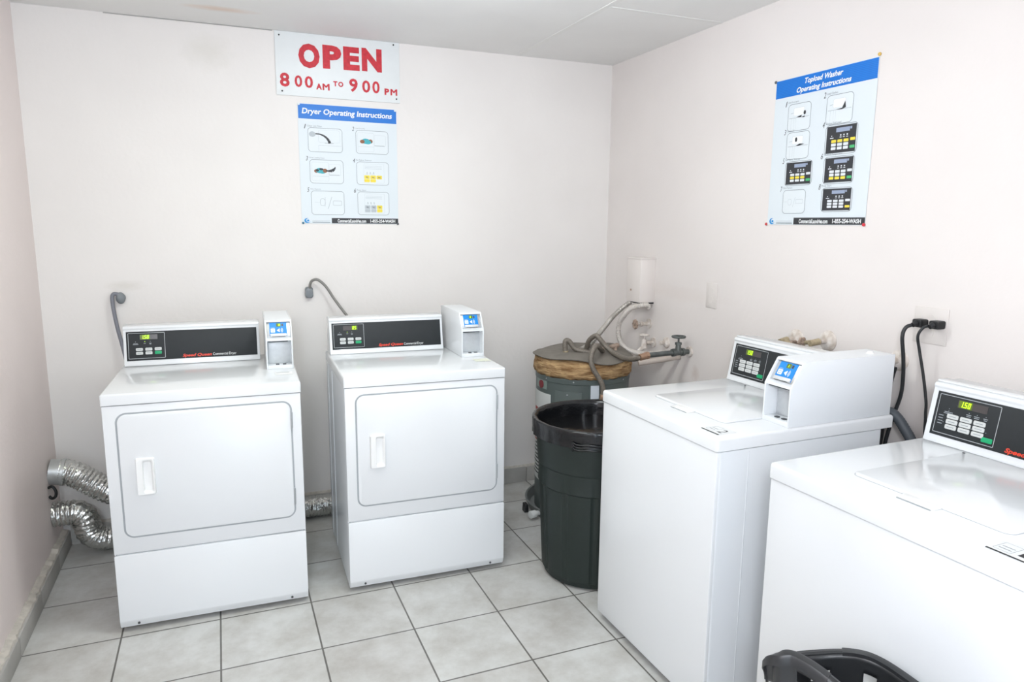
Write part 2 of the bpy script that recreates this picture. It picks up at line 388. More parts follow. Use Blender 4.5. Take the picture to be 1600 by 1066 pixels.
# ------------------------------------------------------------------ laundry machines
def control_console(root, a0, a1, b0, b1, zt, back, pan0, pan1, bez0, bez1, rows, digits, brand):
    """sloping control console; front face runs from (b0, .918) to (b1, zt-.014)"""
    bm = NB()
    prof = [(b0-.004, .9142), (b0, .926), (b1-.003, zt-.016), (b1-.006, zt-.010), (b1-.002, zt-.002), (b1+.006, zt), (back-.006, zt), (back, zt-.006), (back, .9142)]
    prism(bm, prof, 0, a0, a1, bev=0.002)
    con = obj('control_console', bm, WHITE, root)
    zb, ze = .928, zt-.018
    yd = Vector((0, (b1-.003)-b0, (zt-.016)-.926)).normalized(); L = math.hypot((b1-.003)-b0, (zt-.016)-.926)
    F = Flat((0, b0, .926), (1, 0, 0), yd)
    v0, v1 = 0.010, L-.008
    F.slab([(pan0, v0), (pan1, v0), (pan1, v1), (pan0, v1)], CHAR, -.001, .0016, .0006)
    panel = F.done('control_panel', con)
    # the keypad print
    G = Flat((0, b0, .926), (1, 0, 0), yd); hb = .0022
    w_ = bez1-bez0; vb0, vb1 = v0+.008, v1-.006; hh = vb1-vb0
    G.ring(bez0, bez1, vb0, vb1, .003, .0016, BEZEL, hb)
    G.rect(bez0+w_*.32, bez0+w_*.80, vb0+hh*.74, vb0+hh*.93, DISP, hb)
    # small printed legends and status marks
    if rows == 3:
        xs = [.17, .40, .63, .86]
        for (px, py) in ((.20, .66), (.20, .60), (.53, .665), (.66, .665), (.80, .665)): G.ell(bez0+w_*px, vb0+hh*py, .0012, .0012, GREYPRINT, hb, 8)
        for (px, py, l) in ((.20, .56, .14), (.20, .525, .16), (.53, .61, .08), (.66, .61, .09), (.80, .61, .07), (.53, .57, .07), (.66, .57, .08), (.80, .57, .05)): G.rect(bez0+w_*(px-l/2), bez0+w_*(px+l/2), vb0+hh*py, vb0+hh*(py+.018), GREYPRINT, hb)
        for k, py in enumerate((.47, .40, .33, .26)): G.rect(bez0+w_*.05, bez0+w_*.13, vb0+hh*(py-.02), vb0+hh*py, GREYPRINT, hb)
    else:
        for (px, py) in ((.20, .66), (.45, .66), (.60, .66)): G.ell(bez0+w_*px, vb0+hh*py, .0014, .0014, LED if px == .45 else GREYPRINT, hb, 8)
        for (px, py, l) in ((.20, .58, .12), (.20, .545, .15), (.45, .58, .06), (.60, .58, .06), (.60, .545, .05)): G.rect(bez0+w_*(px-l/2), bez0+w_*(px+l/2), vb0+hh*py, vb0+hh*(py+.02), GREYPRINT, hb)
    for i in range(4): G.ell(bez0+w_*(.145+.235*i), vb0+hh*.30, .0012, .0012, GREYPRINT, hb, 8) if rows == 3 else None
    G.done('keypad_legend', con)
    D = Flat((0, b0, .926), (1, 0, 0), yd)
    du, dv, dh = bez0+w_*.36, vb0+hh*.765, hh*.145
    if digits == '05': du = bez0+w_*.62
    D.rect(du-.004, du+.0105*len(digits.replace('.', ''))+.002, dv-.002, dv+dh+.002, LEDDIM, hb+.0003)
    D.seg7(digits, du, dv, .0072, dh, LED, hb+.0006)
    D.done('price_display', con)
    # keys
    bw, bh = w_*.19, hh*.115
    for r in range(rows):
        for c in range(3):
            px = bez0+w_*((.20, .455, .71)[c] if rows == 2 else (.19, .41, .63)[c])
            py = vb0+hh*((.30, .155)[r] if rows == 2 else (.42, .285, .15)[r])
            K = Flat((0, b0, .926), (1, 0, 0), yd)
            gr = rows == 2 and r == 1 and c == 2
            K.slab(rrect(px, px+bw, py, py+bh, bh*.25, 3), GREEN if gr else BTN, .0016, .0034, .0006)
            if not gr:
                K.rect(px+bw*.2, px+bw*.8, py+bh*.42, py+bh*.58, GREYPRINT, .0036)
            o = K.done('button', con)
            if gr: o['label'] = 'green start button'
    if rows == 3:
        K = Flat((0, b0, .926), (1, 0, 0), yd); px, py = bez0+w_*.80, vb0+hh*.07
        K.slab(rrect(px, px+bw*.9, py, py+bh*1.05, bh*.2, 3), GREEN, .0016, .0034, .0006)
        K.done('button', con)['label'] = 'green start button'
    N = Flat((0, b0, .926), (1, 0, 0), yd)
    bx, word, v = brand
    N.text('Speed Queen', bx, bx+.116, v, v+.0165, REDPRINT, hb, shear=.28, off=.03)
    N.text(word, bx+.121, bx+.121+.0945, v+.0005, v+.0155, WPRINT, hb, off=.0)
    N.done('lettering', con)
    return con

def payment_box(root, a0, a1, fb, back, shown):
    """card payment meter: side profile with a vertical lower front and a leaning upper front"""
    zt = 1.115; zk = 1.036; ft = fb+.044
    P = [(fb, .9143), (fb, zk), (ft, zt-.004), (ft+.005, zt), (back, zt), (back, .9143)]
    t = .0055
    bm = NB()
    prism(bm, P, 0, a0, a0+t, bev=.0012); prism(bm, P, 0, a1-t, a1, bev=.0012)
    rec = .012; dep = .052
    Q = [(fb+dep, .9145), (fb+dep, zk-.006), (fb+.004, zk-.004), (fb+.004, zk+.005), (fb+.004+.006+rec*.6, zk+.009), (ft-.004+rec, zt-.010), (ft-.002, zt-.008), (ft+.001, zt-.0015), (ft+.006, zt-.0004), (back-.0005, zt-.0004), (back-.0005, .9145)]
    prism(bm, Q, 0, a0+t*.5, a1-t*.5)
    box(bm, a0+t*.5, a1-t*.5, fb+.001, fb+dep+.002, .9143, .930, .001)      # sill
    box_o = obj('payment_box', bm, WHITE2, root)
    # reader plate on the leaning face
    p0 = Vector((0, fb+.004+.006+rec*.6, zk+.009)); p1 = Vector((0, ft-.004+rec, zt-.010)); L = (p1-p0).length
    F = Flat((0, p0.y, p0.z), (1, 0, 0), p1-p0)
    ia, ib = a0+t+.001, a1-t-.001; wi = ib-ia
    F.slab([(ia, .001), (ib, .001), (ib, L-.001), (ia, L-.001)], STEEL, .0, .003, .0008)
    F.slab(rrect(ia+wi*.14, ia+wi*.84, .003, .015, .004, 3), PSTEEL, .003, .008, .001)      # card slot lip
    F.rect(ia+wi*.2, ia+wi*.78, .001, .0026, DARKGAP, .0085)
    F.done('card_reader', box_o)
    G = Flat((0, p0.y, p0.z), (1, 0, 0), p1-p0)
    u0, u1, v0, v1 = ia+wi*.12, ia+wi*.86, .0165, L-.004
    G.rect(u0, u1, v0, v1, CYAN, .0036)
    G.rect(u0, u1, .004, .0165, CYAN, .0033)
    W_, H_ = u1-u0, v1-v0
    G.rr(u0+W_*.07, u0+W_*.32, v0+H_*.10, v0+H_*.46, .002, WPRINT, .004)
    G.ring(u0+W_*.13, u0+W_*.26, v0+H_*.17, v0+H_*.38, .001, .0013, CYAN, .0043)
    cx, cy = u0+W_*.56, v0+H_*.28
    G.poly([(cx-.010, cy), (cx+.002, cy+.009), (cx+.002, cy-.009)], WPRINT, .004)
    for rr_ in (.006, .010, .014):
        G.line([(cx+.003+rr_*math.cos(a)*.8, cy+rr_*math.sin(a)) for a in [(-.9+.3*i) for i in range(7)]], .0014, WPRINT, .004)
    G.text('INSERT', u0+W_*.07, u0+W_*.30, v0+H_*.50, v0+H_*.55, WPRINT, .004)
    G.done('blue_label', box_o)
    S = Flat((0, p0.y, p0.z), (1, 0, 0), p1-p0)
    S.slab(rrect(u0+W_*.40, u0+W_*.66, v0+H_*.62, v0+H_*.93, .002, 3), LEDDIM, .003, .0044, .0004)
    S.seg7(shown, u0+W_*.46, v0+H_*.67, .0045, H_*.2, LED, .0047)
    S.rr(u0+W_*.70, u0+W_*.80, v0+H_*.66, v0+H_*.88, .001, DISP, .0042)
    S.done('small_display', box_o)
    # coin return tray: metal back plate, dark slot, two small catches
    bm = NB(); box(bm, ia+.002, ib-.002, fb+dep-.003, fb+dep-.0005, .932, zk-.012, .0006)
    obj('tray_plate', bm, PSTEEL, box_o)
    bm = NB(); box(bm, ia+.002, ib-.012, fb+.010, fb+dep-.004, zk-.0085, zk-.0062)
    obj('slot_shadow_gap', bm, DARKGAP, box_o)
    for k in (.32, .62):
        bm = NB(); box(bm, ia+wi*k, ia+wi*k+.014, fb+.012, fb+.024, .9302, .934, .001); obj('catch', bm, SCREW, box_o)
    return box_o

def machine_box(bm, W, f, D, z0, z1, r=.010):
    prism(bm, [(x, y) for x, y in rrect(0, W, f, D, r, 4)], 2, z0, z1)

def dryer(loc, rz, label, digits, shown, sticker):
    W, D = .678, .640
    root = empty('dryer', (loc[0], loc[1], 0), rz)
    tag(root, label, 'dryer', 'front-loading coin dryers')
    bm = NB(); machine_box(bm, W, .004, D, .022, .870)
    for s, x in ((-1, 0), (1, W)):                                       # pressed ribs down both sides
        for b in (.40, .55): box(bm, x-.002 if s < 0 else x-.003, x+.003 if s < 0 else x+.002, b, b+.008, .03, .865, .0018)
    obj('cabinet', bm, WHITE2, root)
    bm = NB(); box(bm, .004, W-.004, .006, D-.006, .868, .876); obj('top_seam', bm, SEAM, root)
    bm = NB(); box(bm, -.002, W+.002, -.004, D+.004, .8730, .914, .008, 3, edges=lambda e: max(v.co.z for v in e.verts) > .9); obj('top_panel', bm, WHITE, root)
    bm = NB(); box(bm, .001, W-.001, -.001, .012, .311, .870, .003); obj('front_panel', bm, WHITE, root)
    bm = NB(); box(bm, .006, W-.006, .004, .012, .304, .313); obj('panel_seam', bm, SEAM, root)
    bm = NB(); prism(bm, [(-.004, .046), (-.004, .306), (.014, .306), (.014, .018), (.006, .018)], 0, .001, W-.001, bev=.003)
    kick = obj('lower_panel', bm, WHITE, root)
    for x in (.064, W-.064):
        bm = NB(); cyl(bm, (x, .004, .034), (x, -.003, .031), .0045, seg=10); obj('screw', bm, SCREW, kick)
    # door with its grey gasket line, handle and hinges
    G = Flat((0, -.001, 0), (1, 0, 0), (0, 0, 1))
    G.slab(rrect(.0405, .6435, .3695, .8425, .036, 8), SEAM, -.003, .0008)
    gk = G.done('door_gasket', root)
    Dr = Flat((0, -.001, 0), (1, 0, 0), (0, 0, 1))
    Dr.slab(rrect(.0465, .6375, .3755, .8365, .030, 8), WHITE, -.002, .0042, .0025)
    door = Dr.done('door', root)
    # recessed pull: a frame around a dished pocket
    H_ = bmesh.new(); x0, x1, z0, z1 = .095, .158, .533, .672
    out = rrect(x0, x1, z0, z1, .006, 4); inn = rrect(x0+.023, x1-.009, z0+.012, z1-.010, .006, 4); mid = rrect(x0+.023, x1-.004, z0+.008, z1-.006, .008, 4)
    lv = [(out, -.005), (rrect(x0+.003, x1-.003, z0+.003, z1-.003, .005, 4), -.019), (mid, -.019), (inn, -.016), (rrect(x0+.026, x1-.013, z0+.016, z1-.016, .005, 4), -.0065)]
    rg = [[H_.verts.new((u, y, v)) for u, v in P] for P, y in lv]
    for A, B in zip(rg[:-1], rg[1:]):
        for i in range(len(A)): H_.faces.new((A[i], A[(i+1) % len(A)], B[(i+1) % len(A)], B[i]))
    H_.faces.new(rg[-1]); H_.faces.new(rg[0][::-1])
    obj('handle', H_, PLAST, door, 40)
    for z in (.728, .419):
        bm = NB(); box(bm, .6365, .6425, -.0075, .0, z, z+.075, .0015); cyl(bm, (.6415, -.006, z+.006), (.6415, -.006, z+.069), .0032, seg=10); obj('hinge', bm, HINGE, door)
    for x in (.05, W-.05):
        for y in (.06, D-.06):
            bm = NB(); cyl(bm, (x, y, 0), (x, y, .010), .020, seg=16); cyl(bm, (x, y, .009), (x, y, .025), .008, seg=10); obj('foot', bm, BLACKR, root)
    control_console(root, .008, .546, .519, .548, 1.080, D-.002, .019, .535, .026, .166, 2, digits, (.232, 'Commercial Dryer', .013))
    payment_box(root, .566, .672, .268, D-.006, shown)
    if sticker:
        S = Flat((0, 0, .9143), (1, 0, 0), (0, 1, 0)); S.rect(.598, .668, .150, .215, YSTICK, .0003)
        S.rect(.600, .640, .1515, .158, GREYPRINT, .0006); S.rect(.645, .664, .1515, .156, GREYPRINT, .0006)
        S.done('sticker', root)
    else:
        S = Flat((0, 0, .9143), (1, 0, 0), (0, 1, 0)); S.rect(.592, .662, .150, .205, mat('worn_white_sticker', 'f7f7f6', .5), .0003)
        S.rect(.600, .650, .190, .197, GREYPRINT, .0006); S.done('sticker', root)
    return root

def washer(loc, rz, label, digit, number):
    W, D = .6506, .669
    root = empty('washing_machine', (loc[0], loc[1], 0), rz-PI/2)
    tag(root, label, 'washing machine', 'top-loading coin washers')
    bm = NB(); machine_box(bm, W, .006, D, .024, .870, .012)
    obj('cabinet', bm, WHITE2, root)
    for x, s in ((0, -1), (W, 1)):                                   # folded side seam
        bm = NB(); box(bm, x-.0012 if s < 0 else x-.002, x+.002 if s < 0 else x+.0012, .115, .119, .03, .862, .0008); obj('side_seam', bm, WHITE2, root)
    bm = NB(); box(bm, .004, W-.004, .006, D-.004, .868, .876); obj('top_seam', bm, SEAM, root)
    bm = NB(); box(bm, .002, W-.002, .0, .020, .028, .8705, .004, 3); fp = obj('front_panel', bm, WHITE, root)
    bm = NB(); box(bm, .012, W-.012, .022, .040, .010, .030); obj('base_rail', bm, DARKGAP, root)
    # cover with a shallow moulded field for the lid
    bm = NB(); box(bm, -.003, W+.003, -.004, .715, .8730, .914, .010, 3, edges=lambda e: max(v.co.z for v in e.verts) > .9); tp = obj('top_panel', bm, WHITE, root)
    F = Flat((0, 0, .914), (1, 0, 0), (0, 1, 0))
    F.slab(rrect(.146, .534, .118, .548, .022, 6), SEAM, -.002, .0006)
    F.done('lid_seam', root)
    F = Flat((0, 0, .914), (1, 0, 0), (0, 1, 0))
    F.slab(rrect(.1475, .5325, .1195, .546, .021, 6), WHITE, -.002, .0050, .003)
    lid = F.done('lid', root)
    bm = NB(); prism(bm, [(.088, .9145), (.122, .9145), (.122, .9187), (.104, .9172)], 0, .296, .386, bev=.0008); obj('lid_grip', bm, PLAST, lid)
    bm = NB(); box(bm, .300, .382, .0850, .0885, .9135, .9158); obj('grip_gap', bm, SEAM, lid)
    for x in (.155, .525):
        bm = NB(); cyl(bm, (x, .530, .918), (x, .530, .9202), .0035, seg=10); obj('lid_screw', bm, SCREW, lid)
    control_console(root, .010, .640 if False else .530, .565, .594, 1.083, .700, .026, .5285, .034, .206, 3, digit, (.236, 'Commercial Washer', .012))
    bm = NB(); box(bm, .010, .530, .600, .640, 1.0825, 1.089, .003, 2); obj('console_rail', bm, WHITE, root)
    bm = NB(); cyl(bm, (.505, .606, 1.0885), (.505, .606, 1.0898), .0055, seg=14); obj('rail_hole', bm, BLACKR, root)
    payment_box(root, .5335, .645, .268, .702, '1')
    bm = NB(); cyl(bm, (.60, .64, 1.114), (.60, .64, 1.121), .013, .008, seg=16); obj('lock_cover', bm, PLAST, root)
    S = Flat((0, 0, .9143), (1, 0, 0), (0, 1, 0)); S.rr(.542, .624, .020, .092, .003, mat('clear_sticker', 'e9ebec', .45), .0003)
    S.rect(.543, .623, .021, .027, BLKPRINT, .0006)
    S.text(number, .592, .612, .040, .075, BLKPRINT, .0006)
    S.ring(.548, .582, .035, .080, .002, .001, GREYPRINT, .0006); S.rect(.553, .577, .046, .049, GREYPRINT, .0006); S.rect(.553, .577, .058, .061, GREYPRINT, .0006)
    S.done('sticker', root)
    for x in (.05, W-.05):
        for y in (.06, D-.06):
            bm = NB(); cyl(bm, (x, y, 0), (x, y, .012), .020, seg=16); cyl(bm, (x, y, .011), (x, y, .028), .008, seg=10); obj('foot', bm, BLACKR, root)
    return root

dryer((-.0056, .0314), -.0303, 'white front-loading dryer in the left corner beside the foil ducts, its display reading 1.50', '1.50', '18', False)
dryer((.8379, .0159), -.0298, 'white front-loading dryer under the wall posters, right of the other dryer, its display reading 05', '05', '8', True)
washer((1.7075, -.5123), .0132, 'white top-loading washer beside the green trash can, its payment box fully in view', '1.50', '2')
washer((1.7162, -1.3768), .0214, 'white top-loading washer nearest the camera at the right edge, behind the black plastic basket', '1.50', '1')

# ------------------------------------------------------------------ wall signs
SIGN = mat('painted_sign_white', 'e7eaea', 0.45, noise=0.02, nscale=20); SRED = mat('sign_red_paint', 'cf2231', 0.5, noise=0.15, nscale=60, dark='b81a2b')
t = empty('open_sign', (.707, YB-.007, 2.120)); tag(t, 'white board sign with red hand-cut lettering reading OPEN, at the top of the back wall', 'sign')
bm = NB(); box(bm, 0, .600, 0, .0065, 0, .2925, .0015); obj('board', bm, SIGN, t)
F = Flat((0, 0, 0), (1, 0, 0), (0, 0, 1))
for ch, u0, u1, v0, v1 in (('O', .107, .207, .133, .246), ('P', .221, .311, .138, .248), ('E', .320, .399, .140, .250), ('N', .410, .510, .142, .252)):
    F.text(ch, u0, u1, v0, v1, SRED, .0009, off=.055)
for ch, u0, u1, v0, v1, of in (('8', .0175, .0620, .039, .103, .03), ('0', .0855, .1205, .042, .096, .025), ('0', .1325, .1710, .041, .096, .025), ('A', .1855, .2130, .0375, .0655, .05), ('M', .2175, .2480, .0365, .0670, 0),
                               ('T', .2680, .2880, .0585, .0830, .05), ('O', .2920, .3165, .0575, .0820, .04), ('9', .3455, .3870, .038, .102, .03), ('0', .4090, .4490, .040, .0985, .025), ('0', .4600, .4965, .040, .0985, .025), ('P', .5210, .5450, .0365, .0675, .05), ('M', .5530, .5845, .0360, .0670, 0)):
    F.text(ch, u0, u1, v0, v1, SRED, .0009, off=of)
    if ch == 'M':
        for k, dx in enumerate((-.0016, .0016)): F.text(ch, u0+dx, u1+dx, v0, v1, SRED, .0011+.0002*k)
F.done('lettering', t)
for u, v in ((.0217, .2729), (.5702, .2800), (.0261, .0187), (.5816, .0198)):
    bm = NB(); cyl(bm, (u, 0, v), (u, -.003, v), .0038, seg=12); obj('nail', bm, BLACKR, t)

PAPER = mat('poster_paper', 'dde4e8', 0.5); PBLUE = mat('poster_blue', '0676d4', 0.45); PBLUE2 = mat('poster_blue_stripe', '0566c0', 0.45); PBLACK = mat('poster_black', '303135', 0.5)
PLINE = mat('poster_box_line', '8f969b', 0.6); PBOX = mat('poster_box_outline', '747c82', 0.6); PLIGHT = mat('poster_light_line', 'b9c0c5', 0.6); PYEL = mat('poster_yellow', 'efd94a', 0.55); PTEAL = mat('poster_teal', '3fa9b5', 0.55); PBRN = mat('poster_brown', '8c5a3c', 0.55); PLGREY = mat('poster_pale_fill', 'e0e6e9', 0.55); PKEY = mat('poster_key', 'dfe3e6', 0.55); PGRN = mat('poster_green', '4dbb74', 0.55); PLCD = mat('poster_display', '9aa6bd', 0.5); PLOGO = mat('poster_logo_blue', '2c8fd0', 0.5)
def poster(loc, xdir, W, Hh, label, dry):
    root = empty('instruction_poster', loc); tag(root, label, 'poster', 'instruction posters')
    def FL(): return Flat((0, 0, 0), xdir, (0, 0, 1))
    U = lambda u: u*W
    V = lambda v: -v*Hh
    F = FL(); F.slab([(0, -Hh), (W, -Hh), (W, 0), (0, 0)], PAPER, -.0012, 0); F.done('sheet', root, 0)
    F = FL(); F.rect(U(.004), U(.996), V(.124), V(.004), PBLUE, .0004)
    for i in range(11): F.rect(U(.004), U(.996), V(.012+.0105*i+.002), V(.012+.0105*i), PBLUE2, .0007)
    F.done('header_band', root, 0)
    F = FL()
    if dry: F.text('Dryer Operating Instructions', U(.040), U(.950), V(.097), V(.036), WPRINT, .0011, shear=.15, off=.025)
    else:
        F.text('Topload Washer', U(.315), U(.690), V(.068), V(.022), WPRINT, .0011, shear=.25, off=.03)
        F.text('Operating Instructions', U(.235), U(.772), V(.120), V(.074), WPRINT, .0011, shear=.25, off=.03)
    F.done('heading', root, 0)
    if dry: boxes = [('1', 'Clean Lint Filter', .090, .432, .194, .394), ('2', 'Load Laundry', .568, .906, .194, .392), ('3', 'Close Loading Door', .097, .434, .458, .657), ('4', 'Set Fabric Selector', .569, .907, .461, .659), ('5', 'Make Payment', .100, .434, .721, .924), ('6', 'Press Start', .571, .904, .719, .921)]
    else: boxes = [('1', 'Add Detergent', .157, .400, .180, .362), ('2', 'Load Clothes', .556, .806, .172, .358), ('3', 'Close Lid', .163, .407, .370, .552), ('4', 'Choose Soil Level', .566, .868, .361, .550), ('5', 'Set Fabric Selector', .168, .460, .566, .732), ('6', 'Set Wash Temperature', .573, .862, .561, .735), ('7', 'Make Payment', .164, .410, .760, .922), ('8', 'Press Start', .574, .868, .758, .914)]
    for num, cap, u0, u1, v0, v1 in boxes:
        F = FL(); a0, a1, b0, b1 = U(u0), U(u1), V(v1), V(v0); w_, h_ = a1-a0, b1-b0; h = .0005
        def X(f): return a0+w_*f
        def Y(f): return b0+h_*f
        F.rr(a0, a1, b0, b1, .016, PLGREY, .0003)
        F.ring(a0, a1, b0, b1, .016, .0016, PBOX, .0006)
        F.text(num, a0-.017, a0-.007, b1-.006, b1+.015, PBLACK, .0006, shear=.25)
        cl = .0042*len(cap)
        F.text(cap, a0-.002, a0-.002+cl, b1+.004, b1+.0115, PLINE, .0006)
        if dry:
            if num == '1':
                F.rect(X(.30), X(.97), Y(.27), Y(.28), PLIGHT); F.rect(X(.30), X(.305), Y(.05), Y(.27), PLIGHT); F.ring(X(.30), X(.93), Y(.40), Y(.92), .01, .0007, PLIGHT)
                F.ell(X(.13), Y(.73), .016, .013, PLIGHT)
                pts = [(.22, .75), (.34, .745), (.45, .69), (.54, .60), (.60, .49), (.63, .38)]; F.taper([(X(a), Y(b)) for a, b in pts], [.005, .006, .008, .010, .012, .014], PBLACK, .0009)
                F.rect(X(.48), X(.74), Y(.37), Y(.385), PLINE, .0008)
            elif num in ('2', '3'):
                F.rect(X(.08), X(.56), Y(.30), Y(.31), PLIGHT); F.ring(X(.06), X(.56), Y(.10), Y(.90), .006, .0007, PLIGHT); F.ring(X(.57), X(.92), Y(.34), Y(.82), .006, .0007, PLIGHT)
                F.rect(X(.57), X(.88), Y(.36), Y(.375), PLINE)
                for (cx, cy, rx, ry, m_) in ((.20, .52, .012, .009, PBRN), (.30, .54, .020, .013, PTEAL), (.27, .57, .010, .007, PGRN), (.37, .50, .017, .010, PTEAL), (.45, .54, .011, .010, PBRN), (.22, .55, .008, .006, PBLACK), (.34, .60, .011, .005, PBLACK)): F.ell(X(cx), Y(cy), rx, ry, m_, .0007+.0001*random.random())
                if num == '3': F.taper([(X(a), Y(b)) for a, b in ((.47, .55), (.56, .53), (.66, .55), (.73, .62), (.76, .72))], [.004, .009, .015, .011, .002], PBLACK, .001)
            elif num in ('4', '6'):
                F.ring(X(.22), X(.85), Y(.08), Y(.92), .003, .0006, PLIGHT)
                for k in range(3): F.rect(X(.25), X(.78), Y(.82-.06*k), Y(.83-.06*k), PLIGHT)
                for k in range(3): F.line([(X(.30+.10*k), Y(.46)), (X(.32+.10*k), Y(.56)), (X(.34+.10*k), Y(.46))], .0012, PLINE)
                for k in range(3):
                    y_ = num == '4' or k == 2
                    F.rr(X(.23+.19*k), X(.40+.19*k), Y(.26), Y(.42), .003, PYEL if y_ else PLIGHT, .0006)
                    if k < 2 or num == '6': F.rr(X(.23+.19*k), X(.40+.19*k), Y(.12), Y(.25), .003, PYEL if y_ else PLIGHT, .0006)
                    F.text('ABC'[k]+'d' if False else '-', X(.28+.19*k), X(.35+.19*k), Y(.33), Y(.35), PBLACK, .0009)
                    F.line([(X(.28+.19*k), Y(.38)), (X(.30+.19*k), Y(.30)), (X(.36+.19*k), Y(.30))], .0018, PLINE, .0008)
            else:
                F.line([(X(.10), Y(.52)), (X(.26), Y(.52))], .0008, PLIGHT); F.ring(X(.27), X(.42), Y(.38), Y(.68), .010, .0011, PLINE); F.line([(X(.41), Y(.35)), (X(.42), Y(.74))], .0009, PLINE)
                F.line([(X(.50), Y(.25)), (X(.62), Y(.76))], .0013, PLINE); F.ring(X(.66), X(.92), Y(.40), Y(.60), .004, .0011, PLINE)
        else:
            if num in '123':
                F.rect(X(.06), X(.94), Y(.48), Y(.49), PLINE); F.rect(X(.16), X(.165), Y(.06), Y(.48), PLIGHT); F.rect(X(.28), X(.285), Y(.06), Y(.48), PLIGHT); F.rect(X(.36), X(.365), Y(.06), Y(.48), PLIGHT)
                F.rr(X(.25), X(.72), Y(.55), Y(.85), .006, WPRINT, .0007); F.ring(X(.25), X(.72), Y(.55), Y(.85), .006, .0007, PLIGHT, .0009)
                F.line([(X(.12), Y(.66)), (X(.26), Y(.68))], .002, PLIGHT)
                if num == '1': F.poly([(X(.38), Y(.50)), (X(.62), Y(.56)), (X(.60), Y(.48))], PBLACK, .001); F.ell(X(.74), Y(.63), .006, .008, PBLACK, .001); F.poly([(X(.6), Y(.47)), (X(.76), Y(.52)), (X(.74), Y(.46))], PBLACK, .001)
                elif num == '2': F.poly([(X(.36), Y(.49)), (X(.60), Y(.52)), (X(.70), Y(.74)), (X(.74), Y(.52)), (X(.60), Y(.47))], PBLACK, .001)
                else: F.ell(X(.42), Y(.72), .006, .009, PBLACK, .001); F.poly([(X(.42), Y(.50)), (X(.60), Y(.56)), (X(.80), Y(.53)), (X(.52), Y(.48))], PBLACK, .001)
            elif num == '7':
                F.line([(X(.08), Y(.50)), (X(.22), Y(.50))], .0008, PLIGHT); F.ring(X(.24), X(.40), Y(.36), Y(.62), .008, .0009, PLIGHT); F.line([(X(.46), Y(.28)), (X(.56), Y(.70))], .0010, PLIGHT); F.ring(X(.58), X(.90), Y(.42), Y(.60), .003, .0010, PLIGHT)
            else:
                F.rect(X(.045), X(.96), Y(.05), Y(.955), PBLACK, .0008); F.ring(X(.045), X(.96), Y(.05), Y(.955), .002, .001, PLINE, .0010)
                F.rect(X(.34), X(.76), Y(.74), Y(.88), PLCD, .0010); F.rect(X(.77), X(.82), Y(.80), Y(.88), PLCD, .0010)
                F.ell(X(.21), Y(.63), .002, .002, PKEY, .001); F.rect(X(.16), X(.27), Y(.545), Y(.575), PKEY, .001)
                for k in range(3):
                    F.rect(X(.47+.10*k), X(.51+.10*k), Y(.61), Y(.66), PKEY, .001); F.rect(X(.46+.10*k), X(.52+.10*k), Y(.555), Y(.58), PKEY, .001)
                yr = {'4': 0, '5': 1, '6': 2, '8': 9}[num]
                for r in range(3):
                    for c in range(3): F.rr(X(.21+.19*c), X(.36+.19*c), Y(.40-.12*r), Y(.495-.12*r), .002, PYEL if r == yr else PKEY, .001)
                F.rr(X(.79), X(.94), Y(.42), Y(.515), .002, PYEL if num == '4' else PKEY, .001)
                F.rr(X(.79), X(.94), Y(.17), Y(.265), .002, PYEL if num == '8' else PGRN, .001)
        F.done('instruction_panel', root, 0)
    F = FL(); F.rect(U(.300), U(.998), V(.997), V(.951), PBLACK, .0005)
    F.text('CommercialLaundries.com', U(.36), U(.655), V(.990), V(.960), WPRINT, .0009, off=.03); F.text('1-855-254-WASH', U(.70), U(.965), V(.988), V(.960), WPRINT, .0009, off=.03)
    F.done('footer_band', root, 0)
    F = FL(); F.ell(U(.055), V(.975), .015, .0125, PLOGO, .0005); F.ell(U(.066), V(.972), .011, .0095, PAPER, .0007); F.ell(U(.062), V(.975), .006, .005, PLOGO, .0009)
    F.rect(U(.105), U(.285), V(.992), V(.985), PLINE, .0005); F.rect(U(.105), U(.285), V(.976), V(.973), PLIGHT, .0005)
    F.done('maker_logo', root, 0)
    if dry: pins = [(.012, .008, None), (.985, .010, None), (.012, .995, '2b6f8c'), (.994, .998, '4a4d52')]
    else: pins = [(-.006, .006, '5e6266'), (.998, -.012, 'd9b25a'), (-.010, .996, 'c23b3b'), (.992, .996, 'd8343f')]
    for u, v, hx in pins:
        F = FL(); cu, cv = U(u), V(v)
        k = 4
        m_ = mat('clear_pin', 'e4e8ea', .3) if hx is None else mat('pin_'+hx, hx, .35)
        F.slab([(cu+.006*math.cos(2*PI*i/10), cv+.006*math.sin(2*PI*i/10)) for i in range(10)], m_, -.001, .004, .0015)
        F.done('pushpin', root)
    return root
poster((.801, YB-.0025, 2.089), (1, 0, 0), .4875, .5775, 'blue-topped dryer instruction poster on the back wall below the OPEN sign', True)
poster((XR-.0025, -.383, 2.099), (0, -1, 0), .490, .573, 'blue-topped washer instruction poster on the right wall above the washers', False)

